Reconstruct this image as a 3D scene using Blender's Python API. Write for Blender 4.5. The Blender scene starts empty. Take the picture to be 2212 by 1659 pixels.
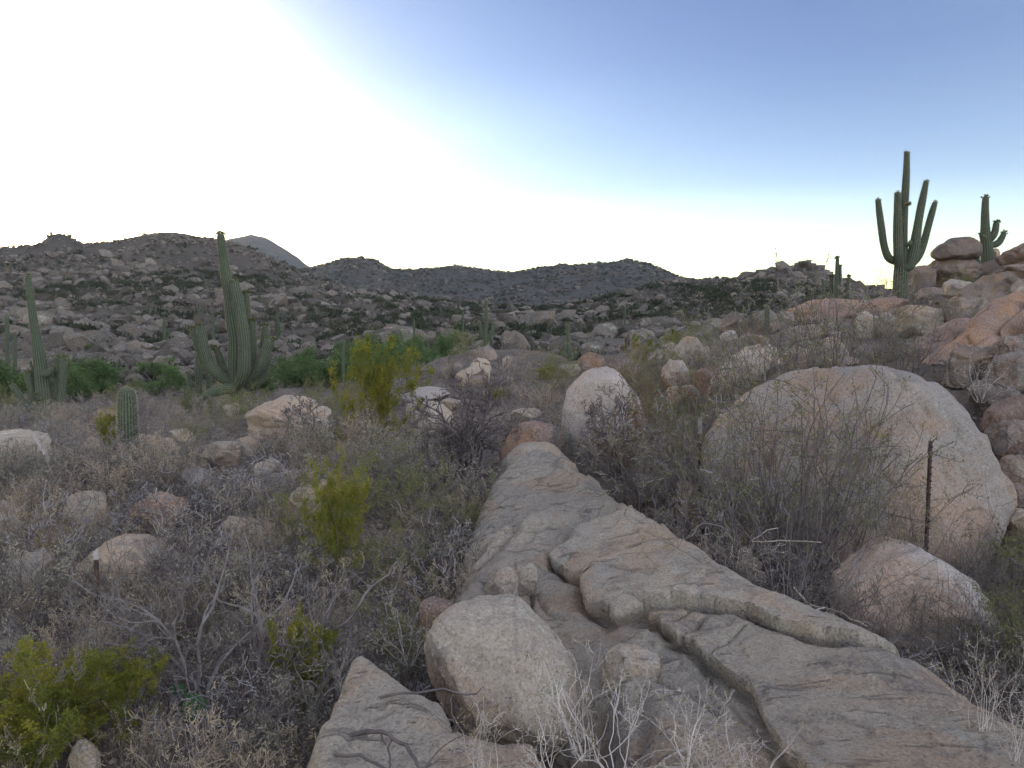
import bpy, math, random
import numpy as np
from mathutils import Vector, Matrix

# ------------------------------------------------------------------ camera, sky, sun, exposure
EYE = 1.7
F = 1770.0                    # focal length in pixels of a 2212 x 1659 picture
PITCH = math.atan((829.5 - 720.0) / F)
SC = bpy.context.scene
COL = SC.collection
cam_d = bpy.data.cameras.new('camera')
cam = bpy.data.objects.new('camera', cam_d)
COL.objects.link(cam)
cam.location = (0, 0, EYE)
cam.rotation_euler = (math.pi / 2 - PITCH, 0, 0)
cam_d.sensor_width = 36.0
cam_d.lens = 36.0 * F / 2212.0
cam_d.clip_start = 0.05
cam_d.clip_end = 20000
SC.camera = cam

SUN_AZ = math.radians(-36.0)
SUN_EL = math.radians(2.5)
W = bpy.data.worlds.new('World')
SC.world = W
W.use_nodes = True
nt = W.node_tree
bg = nt.nodes['Background']
sky = nt.nodes.new('ShaderNodeTexSky')
sky.sky_type = 'NISHITA'
sky.sun_disc = False
sky.sun_elevation = SUN_EL
sky.sun_rotation = SUN_AZ
sky.altitude = 900
sky.air_density = 0.8
sky.dust_density = 0.8
sky.ozone_density = 1.9
# pale dusty band round the whole horizon, the same in every direction
tcw = nt.nodes.new('ShaderNodeTexCoord')
sep = nt.nodes.new('ShaderNodeSeparateXYZ')
nt.links.new(tcw.outputs['Generated'], sep.inputs[0])
crw = nt.nodes.new('ShaderNodeValToRGB')
els = crw.color_ramp.elements
els[0].position, els[0].color = 0.0, (0.47, 0.35, 0.165, 1)
els[1].position, els[1].color = 0.42, (0.008, 0.046, 0.098, 1)
for p_, c_ in ((0.10, (0.27, 0.23, 0.155, 1)), (0.17, (0.118, 0.122, 0.140, 1)), (0.30, (0.027, 0.060, 0.106, 1))):
    e_ = els.new(p_)
    e_.color = c_
nt.links.new(sep.outputs['Z'], crw.inputs[0])
mxw = nt.nodes.new('ShaderNodeMix')
mxw.data_type = 'RGBA'
mxw.blend_type = 'MULTIPLY'
mxw.inputs[0].default_value = 1.0
nt.links.new(sky.outputs[0], mxw.inputs[6])
nt.links.new(crw.outputs[0], mxw.inputs[7])
# bright dusty glow round the sun, which stands just behind the ridge
sv = nt.nodes.new('ShaderNodeVectorMath')
sv.operation = 'DOT_PRODUCT'
sv.inputs[1].default_value = (math.sin(SUN_AZ) * math.cos(SUN_EL), math.cos(SUN_AZ) * math.cos(SUN_EL), math.sin(SUN_EL))
nt.links.new(tcw.outputs['Generated'], sv.inputs[0])
cl = nt.nodes.new('ShaderNodeClamp')
nt.links.new(sv.outputs['Value'], cl.inputs[0])
pw_ = nt.nodes.new('ShaderNodeMath')
pw_.operation = 'POWER'
nt.links.new(cl.outputs[0], pw_.inputs[0])
pw_.inputs[1].default_value = 38.0
gl = nt.nodes.new('ShaderNodeVectorMath')
gl.operation = 'SCALE'
gl.inputs[0].default_value = (7.5, 6.0, 3.9)
nt.links.new(pw_.outputs[0], gl.inputs['Scale'])
ad = nt.nodes.new('ShaderNodeVectorMath')
ad.operation = 'ADD'
nt.links.new(mxw.outputs[2], ad.inputs[0])
nt.links.new(gl.outputs[0], ad.inputs[1])
# broad lobe added opposite the sunset, overbright to light the camera-facing rock
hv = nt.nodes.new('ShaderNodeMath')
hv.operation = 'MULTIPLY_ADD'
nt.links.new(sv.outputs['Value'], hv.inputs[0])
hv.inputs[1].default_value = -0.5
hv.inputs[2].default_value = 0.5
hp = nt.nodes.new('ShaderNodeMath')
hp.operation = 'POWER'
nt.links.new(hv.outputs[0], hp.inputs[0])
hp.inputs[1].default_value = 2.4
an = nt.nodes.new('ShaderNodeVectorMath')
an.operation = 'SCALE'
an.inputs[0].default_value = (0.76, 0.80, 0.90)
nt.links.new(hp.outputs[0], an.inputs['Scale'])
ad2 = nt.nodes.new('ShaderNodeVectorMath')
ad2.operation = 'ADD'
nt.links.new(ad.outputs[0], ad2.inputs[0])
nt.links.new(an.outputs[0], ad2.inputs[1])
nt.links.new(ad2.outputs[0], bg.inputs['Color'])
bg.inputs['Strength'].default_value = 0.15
sun_d = bpy.data.lights.new('sun', 'SUN')
sun_d.energy = 2.0
sun_d.angle = math.radians(0.5)
sun_d.color = (1.0, 0.86, 0.68)
sun = bpy.data.objects.new('sun', sun_d)
COL.objects.link(sun)
sdir = Vector((math.sin(SUN_AZ) * math.cos(SUN_EL), math.cos(SUN_AZ) * math.cos(SUN_EL), math.sin(SUN_EL)))
sun.rotation_euler = (-sdir).to_track_quat('-Z', 'Y').to_euler()
sun.location = (-60, 80, 60)
SC.view_settings.view_transform = 'Standard'
SC.view_settings.look = 'None'
SC.view_settings.gamma = 1.0
SC.view_settings.use_curve_mapping = False
SC.view_settings.exposure = 4.25
SC.render.engine = 'CYCLES'
SC.cycles.max_bounces = 7
SC.cycles.diffuse_bounces = 5
SC.cycles.transparent_max_bounces = 6

# ------------------------------------------------------------------ helpers
RNG = np.random.default_rng(7)


def zat(py, Y):
    return EYE + Y * np.tan(np.arctan((829.5 - np.asarray(py, float)) / F) - PITCH)


def P(px, py, Y):
    a = (829.5 - py) / F
    z = math.tan(math.atan(a) - PITCH) * Y
    depth = Y * math.cos(PITCH) - z * math.sin(PITCH)
    return np.array([(px - 1106.0) / F * depth, Y, EYE + z])


def proj(p):
    x, y, z = p[..., 0], p[..., 1], p[..., 2] - EYE
    d = y * math.cos(PITCH) - z * math.sin(PITCH)
    v = y * math.sin(PITCH) + z * math.cos(PITCH)
    return 1106 + F * x / d, 829.5 - F * v / d, d


def _h(ix, iy, iz, s):
    h = (ix * 374761393 + iy * 668265263 + iz * 1274126177 + s * 974634777) & 0xffffffff
    h = ((h ^ (h >> 13)) * 1274126177) & 0xffffffff
    h = ((h ^ (h >> 16)) * 2246822519) & 0xffffffff
    return ((h ^ (h >> 15)) & 0xffff) / 65535.0 * 2 - 1


def noise3(p, s=0):
    i = np.floor(p).astype(np.int64)
    f = p - i
    u = f * f * f * (f * (f * 6 - 15) + 10)
    r = 0
    for dx in (0, 1):
        wx = u[:, 0] if dx else 1 - u[:, 0]
        for dy in (0, 1):
            wy = u[:, 1] if dy else 1 - u[:, 1]
            for dz in (0, 1):
                wz = u[:, 2] if dz else 1 - u[:, 2]
                r = r + wx * wy * wz * _h(i[:, 0] + dx, i[:, 1] + dy, i[:, 2] + dz, s)
    return r


def fbm(p, oct=4, s=0, gain=0.5, lac=2.07):
    r, a = 0, 1.0
    for k in range(oct):
        r = r + a * noise3(p, s + k * 17)
        p = p * lac + 3.7
        a *= gain
    return r


def smooth01(t):
    t = np.clip(t, 0, 1)
    return t * t * (3 - 2 * t)


def nrm(v):
    return v / (math.sqrt(v[0] ** 2 + v[1] ** 2 + v[2] ** 2) + 1e-9)


def xy0(x, y):
    return np.stack([np.ravel(x), np.ravel(y), np.zeros(np.size(x))], 1)


def seg_dist(x, y, line, closed=False):
    d = np.full(x.shape, 1e9)
    n = len(line)
    for i in range(n if closed else n - 1):
        a, b = line[i], line[(i + 1) % n]
        ab = b - a
        t = np.clip(((x - a[0]) * ab[0] + (y - a[1]) * ab[1]) / (ab @ ab + 1e-12), 0, 1)
        d = np.minimum(d, np.hypot(x - a[0] - t * ab[0], y - a[1] - t * ab[1]))
    return d


def mesh_np(name, V, F_, mat=None, smooth=True, attrs=None):
    V = np.asarray(V, np.float32)
    F_ = np.asarray(F_, np.int32)
    me = bpy.data.meshes.new(name)
    me.vertices.add(len(V))
    me.vertices.foreach_set('co', V.ravel())
    k = F_.shape[1]
    me.loops.add(F_.size)
    me.loops.foreach_set('vertex_index', F_.ravel())
    me.polygons.add(len(F_))
    me.polygons.foreach_set('loop_start', np.arange(0, F_.size, k, dtype=np.int32))
    me.polygons.foreach_set('loop_total', np.full(len(F_), k, np.int32))
    me.polygons.foreach_set('use_smooth', np.full(len(F_), smooth, bool))
    if attrs:
        for an, av in attrs.items():
            a = me.attributes.new(an, 'FLOAT', 'POINT')
            a.data.foreach_set('value', np.asarray(av, np.float32))
    if mat:
        me.materials.append(mat)
    me.update(calc_edges=True)
    me.validate()
    return me


def link(name, data, parent=None, loc=None):
    o = bpy.data.objects.new(name, data)
    COL.objects.link(o)
    if parent is not None:
        o.parent = parent
    if loc is not None:
        o.location = loc
    return o


def tag(o, label=None, cat=None, group=None, kind=None):
    if label:
        o['label'] = label
    if cat:
        o['category'] = cat
    if group:
        o['group'] = group
    if kind:
        o['kind'] = kind
    return o


def dup(root, loc=None, rotz=None, scale=None):
    c = root.copy()
    COL.objects.link(c)
    if loc is not None:
        c.location = loc
    if rotz is not None:
        c.rotation_euler = (0, 0, rotz)
    if scale is not None:
        c.scale = scale if hasattr(scale, '__len__') else (scale,) * 3
    for ch in root.children:
        d = ch.copy()
        COL.objects.link(d)
        d.parent = c
    return c


_ico = {}


def ico(n):
    if n not in _ico:
        import bmesh
        bm = bmesh.new()
        bmesh.ops.create_icosphere(bm, subdivisions=n, radius=1.0)
        V = np.array([v.co[:] for v in bm.verts])
        Fc = np.array([[v.index for v in f.verts] for f in bm.faces])
        bm.free()
        _ico[n] = (V, Fc)
    return _ico[n]


# ------------------------------------------------------------------ materials
def nodemat(name):
    m = bpy.data.materials.new(name)
    m.use_nodes = True
    n = m.node_tree.nodes
    return m, m.node_tree, n, n['Principled BSDF']


def N(t, kind, **kw):
    nd = t.nodes.new(kind)
    for k, v in kw.items():
        if k in nd.inputs:
            nd.inputs[k].default_value = v
        else:
            setattr(nd, k, v)
    return nd


def mixc(t, fac, a, b):
    m = t.nodes.new('ShaderNodeMix')
    m.data_type = 'RGBA'
    for sock, v in ((m.inputs[0], fac), (m.inputs[6], a), (m.inputs[7], b)):
        if hasattr(v, 'node'):
            t.links.new(v, sock)
        elif isinstance(v, (int, float)):
            sock.default_value = v
        else:
            sock.default_value = (*v, 1)
    return m.outputs[2]


def ramp(t, src, lo, hi):
    m = t.nodes.new('ShaderNodeMapRange')
    m.interpolation_type = 'SMOOTHSTEP'
    m.inputs[1].default_value = lo
    m.inputs[2].default_value = hi
    t.links.new(src, m.inputs[0])
    return m.outputs[0]


def mathn(t, op, a, b):
    m = t.nodes.new('ShaderNodeMath')
    m.operation = op
    for s, v in ((m.inputs[0], a), (m.inputs[1], b)):
        if hasattr(v, 'node'):
            t.links.new(v, s)
        else:
            s.default_value = v
    return m.outputs[0]


def coords(t, rnd=True):
    tc = t.nodes.new('ShaderNodeTexCoord')
    if not rnd:
        return tc.outputs['Object']
    oi = t.nodes.new('ShaderNodeObjectInfo')
    mul = N(t, 'ShaderNodeVectorMath', operation='SCALE')
    mul.inputs[0].default_value = (37.0, 91.0, 53.0)
    t.links.new(oi.outputs['Random'], mul.inputs['Scale'])
    add = N(t, 'ShaderNodeVectorMath', operation='ADD')
    t.links.new(tc.outputs['Object'], add.inputs[0])
    t.links.new(mul.outputs[0], add.inputs[1])
    return add.outputs[0]


def noise_t(t, co, scale, detail=5, rough=0.6, dist=0.0):
    n = t.nodes.new('ShaderNodeTexNoise')
    n.inputs['Scale'].default_value = scale
    n.inputs['Detail'].default_value = detail
    n.inputs['Roughness'].default_value = rough
    n.inputs['Distortion'].default_value = dist
    t.links.new(co, n.inputs['Vector'])
    return n.outputs['Fac']


def rock_mat(name, base, alt, warm, dark, k=1.0, warm_amt=0.5, dark_amt=0.55, attr=False, lichen=(0.40, 0.41, 0.34),
             bump=0.5, streak=False, vary=0.35, grain=0.5):
    """granite: broad tone drift, iron-stained patches, dark varnish, pale lichen, grain and relief"""
    m, t, n, b = nodemat(name)
    co = coords(t, True)
    c = mixc(t, ramp(t, noise_t(t, co, 0.9 * k, 5, 0.65), 0.35, 0.65), base, alt)
    w = mathn(t, 'MULTIPLY', ramp(t, noise_t(t, co, 1.5 * k, 6, 0.6, 0.6), 0.47, 0.63), warm_amt)
    c = mixc(t, w, c, warm)
    c = mixc(t, mathn(t, 'MULTIPLY', ramp(t, noise_t(t, co, 3.1 * k, 7, 0.7, 0.3), 0.55, 0.66), 0.4), c, lichen)
    c = mixc(t, mathn(t, 'MULTIPLY', ramp(t, noise_t(t, co, 2.3 * k, 8, 0.7, 0.8), 0.53, 0.63), dark_amt), c, dark)
    sp = noise_t(t, co, 62 * k, 4, 0.8)
    c = mixc(t, mathn(t, 'MULTIPLY', ramp(t, sp, 0.50, 0.62), grain), c, (0.07, 0.06, 0.055))
    sp2 = noise_t(t, co, 48 * k, 4, 0.8)
    c = mixc(t, mathn(t, 'MULTIPLY', ramp(t, sp2, 0.53, 0.64), grain * 0.85), c, (0.62, 0.57, 0.51))
    sp3 = noise_t(t, co, 21 * k, 3, 0.65)
    c = mixc(t, mathn(t, 'MULTIPLY', ramp(t, sp3, 0.48, 0.62), grain * 0.3), c, (0.22, 0.17, 0.14))
    if attr:
        a = N(t, 'ShaderNodeAttribute', attribute_name='tone')
        hs = t.nodes.new('ShaderNodeHueSaturation')
        t.links.new(c, hs.inputs['Color'])
        t.links.new(mathn(t, 'ADD', mathn(t, 'MULTIPLY', a.outputs['Fac'], 1.0), 0.5), hs.inputs['Value'])
        c = hs.outputs[0]
    else:
        oi = t.nodes.new('ShaderNodeObjectInfo')
        hs = t.nodes.new('ShaderNodeHueSaturation')
        t.links.new(c, hs.inputs['Color'])
        t.links.new(mathn(t, 'ADD', mathn(t, 'MULTIPLY', oi.outputs['Random'], vary), 1 - vary * 0.5), hs.inputs['Value'])
        c = hs.outputs[0]
    t.links.new(c, b.inputs['Base Color'])
    b.inputs['Roughness'].default_value = 0.92
    b.inputs['Specular IOR Level'].default_value = 0.15
    if streak:      # dark streaks for flaking seams, long in one direction
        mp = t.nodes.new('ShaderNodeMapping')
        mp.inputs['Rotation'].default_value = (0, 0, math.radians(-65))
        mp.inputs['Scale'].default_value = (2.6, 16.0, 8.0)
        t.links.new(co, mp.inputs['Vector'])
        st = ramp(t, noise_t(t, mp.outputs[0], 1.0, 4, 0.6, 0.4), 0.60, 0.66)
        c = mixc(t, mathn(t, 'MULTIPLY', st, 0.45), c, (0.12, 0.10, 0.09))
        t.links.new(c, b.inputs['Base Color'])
    h1 = noise_t(t, co, 34 * k, 6, 0.7)
    h2 = noise_t(t, co, 6 * k, 7, 0.65)
    hsum = mathn(t, 'ADD', mathn(t, 'ADD', mathn(t, 'MULTIPLY', h1, 0.55), mathn(t, 'MULTIPLY', sp, 0.22)), h2)
    if streak:
        hsum = mathn(t, 'SUBTRACT', hsum, mathn(t, 'MULTIPLY', st, 0.35))
    bp = N(t, 'ShaderNodeBump', Strength=bump, Distance=0.05 / k)
    t.links.new(hsum, bp.inputs['Height'])
    t.links.new(bp.outputs[0], b.inputs['Normal'])
    return m


def leaf_mat(name, col, col2, trans=0.4, scale=3.0):
    m, t, n, b = nodemat(name)
    t.nodes.remove(b)
    out = n['Material Output']
    co = coords(t, True)
    c = mixc(t, ramp(t, noise_t(t, co, scale, 3), 0.38, 0.62), col, col2)
    df = t.nodes.new('ShaderNodeBsdfDiffuse')
    tr = t.nodes.new('ShaderNodeBsdfTranslucent')
    mx = t.nodes.new('ShaderNodeMixShader')
    mx.inputs[0].default_value = trans
    t.links.new(c, df.inputs[0])
    t.links.new(c, tr.inputs[0])
    t.links.new(df.outputs[0], mx.inputs[1])
    t.links.new(tr.outputs[0], mx.inputs[2])
    t.links.new(mx.outputs[0], out.inputs[0])
    return m


def twig_mat(name, col, col2, scale=4.0):
    m, t, n, b = nodemat(name)
    co = coords(t, True)
    c = mixc(t, ramp(t, noise_t(t, co, scale, 4), 0.35, 0.65), col, col2)
    t.links.new(c, b.inputs['Base Color'])
    b.inputs['Roughness'].default_value = 0.85
    b.inputs['Specular IOR Level'].default_value = 0.2
    return m


M = {}
M['granite'] = rock_mat('granite', (0.420, 0.339, 0.249), (0.350, 0.291, 0.228), (0.46, 0.28, 0.16), (0.13, 0.105, 0.10))
M['granite_pale'] = rock_mat('granite_pale', (0.42, 0.35, 0.29), (0.355, 0.31, 0.27), (0.43, 0.26, 0.155), (0.20, 0.155, 0.115),
                             warm_amt=0.65, dark_amt=0.35, k=0.8)
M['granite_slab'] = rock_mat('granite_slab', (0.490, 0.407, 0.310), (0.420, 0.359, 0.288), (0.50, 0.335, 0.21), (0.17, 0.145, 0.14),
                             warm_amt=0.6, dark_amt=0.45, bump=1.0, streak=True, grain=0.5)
M['granite_red'] = rock_mat('granite_red', (0.31, 0.20, 0.145), (0.26, 0.175, 0.14), (0.40, 0.21, 0.10), (0.09, 0.075, 0.075),
                            warm_amt=0.6, dark_amt=0.6)
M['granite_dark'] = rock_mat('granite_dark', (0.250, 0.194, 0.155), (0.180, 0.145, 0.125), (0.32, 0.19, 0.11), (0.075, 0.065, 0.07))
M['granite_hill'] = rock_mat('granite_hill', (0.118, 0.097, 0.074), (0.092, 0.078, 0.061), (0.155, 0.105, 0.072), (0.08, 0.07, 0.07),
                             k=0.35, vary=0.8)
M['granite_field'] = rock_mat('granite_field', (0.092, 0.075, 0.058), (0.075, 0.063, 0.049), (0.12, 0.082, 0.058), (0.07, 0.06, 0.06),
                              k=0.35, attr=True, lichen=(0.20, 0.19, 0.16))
M['granite_face'] = rock_mat('granite_face', (0.38, 0.315, 0.25), (0.31, 0.255, 0.21), (0.40, 0.26, 0.17), (0.15, 0.125, 0.11), bump=0.8)


def soil_mat(name, a, b_, c_, k, bump=0.6):
    m, t, n, b = nodemat(name)
    co = coords(t, False)
    c = mixc(t, ramp(t, noise_t(t, co, 0.5 * k, 7, 0.7), 0.42, 0.6), a, b_)
    c = mixc(t, mathn(t, 'MULTIPLY', ramp(t, noise_t(t, co, 2.4 * k, 8, 0.75), 0.48, 0.6), 0.8), c, c_)
    c = mixc(t, mathn(t, 'MULTIPLY', ramp(t, noise_t(t, co, 22 * k, 4, 0.7), 0.5, 0.66), 0.5), c, (0.05, 0.045, 0.04))
    t.links.new(c, b.inputs['Base Color'])
    b.inputs['Roughness'].default_value = 0.95
    b.inputs['Specular IOR Level'].default_value = 0.1
    h = mathn(t, 'ADD', noise_t(t, co, 3 * k, 8, 0.75), mathn(t, 'MULTIPLY', noise_t(t, co, 25 * k, 4, 0.7), 0.25))
    bp = N(t, 'ShaderNodeBump', Strength=bump, Distance=0.12 / k)
    t.links.new(h, bp.inputs['Height'])
    t.links.new(bp.outputs[0], b.inputs['Normal'])
    return m


M['soil'] = soil_mat('soil', (0.16, 0.125, 0.10), (0.11, 0.092, 0.078), (0.21, 0.17, 0.135), 1.0)
M['hillsoil'] = soil_mat('hillsoil', (0.105, 0.085, 0.066), (0.07, 0.068, 0.048), (0.13, 0.105, 0.09), 0.25)
M['farhill'] = soil_mat('farhill', (0.10, 0.088, 0.075), (0.068, 0.07, 0.056), (0.125, 0.108, 0.10), 0.09)
M['mountain'] = soil_mat('mountain', (0.12, 0.11, 0.10), (0.095, 0.09, 0.083), (0.15, 0.135, 0.125), 0.03)

M['twig_grey'] = twig_mat('twig_grey', (0.440, 0.359, 0.284), (0.300, 0.242, 0.198))
M['twig_brown'] = twig_mat('twig_brown', (0.270, 0.218, 0.172), (0.170, 0.136, 0.112))
M['twig_slate'] = twig_mat('twig_slate', (0.38, 0.35, 0.36), (0.25, 0.23, 0.24))
M['twig_tan'] = twig_mat('twig_tan', (0.500, 0.388, 0.249), (0.350, 0.272, 0.181))
M['twig_pale'] = twig_mat('twig_pale', (0.58, 0.51, 0.45), (0.42, 0.36, 0.32))
M['twig_dark'] = twig_mat('twig_dark', (0.10, 0.08, 0.078), (0.165, 0.135, 0.125))
M['twig_olive'] = twig_mat('twig_olive', (0.24, 0.21, 0.11), (0.17, 0.14, 0.09))
M['bark'] = twig_mat('bark', (0.13, 0.11, 0.10), (0.21, 0.185, 0.17), 9)
M['leaf_grey'] = leaf_mat('leaf_grey', (0.35, 0.32, 0.25), (0.25, 0.235, 0.18))
M['leaf_drab'] = leaf_mat('leaf_drab', (0.14, 0.125, 0.09), (0.11, 0.10, 0.07), 0.3)
M['leaf_tan'] = leaf_mat('leaf_tan', (0.48, 0.39, 0.26), (0.36, 0.30, 0.21))
M['leaf_creosote'] = leaf_mat('leaf_creosote', (0.30, 0.275, 0.048), (0.18, 0.20, 0.046), 0.55)
M['leaf_olive'] = leaf_mat('leaf_olive', (0.24, 0.24, 0.10), (0.18, 0.185, 0.085), 0.4)
M['leaf_tree'] = leaf_mat('leaf_tree', (0.15, 0.205, 0.08), (0.10, 0.15, 0.062), 0.4, 1.5)
M['leaf_orange'] = leaf_mat('leaf_orange', (0.27, 0.145, 0.06), (0.20, 0.125, 0.065), 0.35)
M['leaf_dark'] = leaf_mat('leaf_dark', (0.075, 0.08, 0.05), (0.055, 0.062, 0.04), 0.3, 0.7)
M['straw'] = leaf_mat('straw', (0.55, 0.43, 0.24), (0.42, 0.34, 0.20), 0.4)
M['fruit'] = twig_mat('fruit', (0.10, 0.10, 0.03), (0.07, 0.085, 0.03))
M['spine'] = leaf_mat('spine', (0.50, 0.44, 0.33), (0.40, 0.34, 0.25), 0.55)
M['pad'] = twig_mat('pad', (0.07, 0.15, 0.06), (0.055, 0.11, 0.05), 6)


def cactus_mat():
    m, t, n, b = nodemat('cactus_skin')
    co = coords(t, False)
    a = N(t, 'ShaderNodeAttribute', attribute_name='rib')
    g = mixc(t, ramp(t, noise_t(t, co, 1.3, 5), 0.35, 0.65), (0.058, 0.078, 0.042), (0.042, 0.062, 0.036))
    sc_ = mathn(t, 'MULTIPLY', ramp(t, noise_t(t, co, 4.0, 6, 0.7), 0.58, 0.66), 0.6)
    g = mixc(t, sc_, g, (0.15, 0.12, 0.08))
    corky = N(t, 'ShaderNodeAttribute', attribute_name='age')
    g = mixc(t, corky.outputs['Fac'], g, (0.17, 0.145, 0.10))
    c = mixc(t, mathn(t, 'MULTIPLY', ramp(t, a.outputs['Fac'], 0.72, 1.0), 0.55), g, (0.22, 0.20, 0.14))
    t.links.new(c, b.inputs['Base Color'])
    b.inputs['Roughness'].default_value = 0.75
    b.inputs['Specular IOR Level'].default_value = 0.25
    return m


M['cactus'] = cactus_mat()


def steel_mat(name, a, b_):
    m, t, n, b = nodemat(name)
    co = coords(t, True)
    t.links.new(mixc(t, ramp(t, noise_t(t, co, 9, 6), 0.4, 0.6), a, b_), b.inputs['Base Color'])
    b.inputs['Roughness'].default_value = 0.7
    b.inputs['Metallic'].default_value = 0.3
    return m


M['rust'] = steel_mat('rust', (0.10, 0.05, 0.035), (0.055, 0.035, 0.03))
M['post_tip'] = steel_mat('post_tip', (0.45, 0.42, 0.38), (0.32, 0.29, 0.26))

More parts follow.
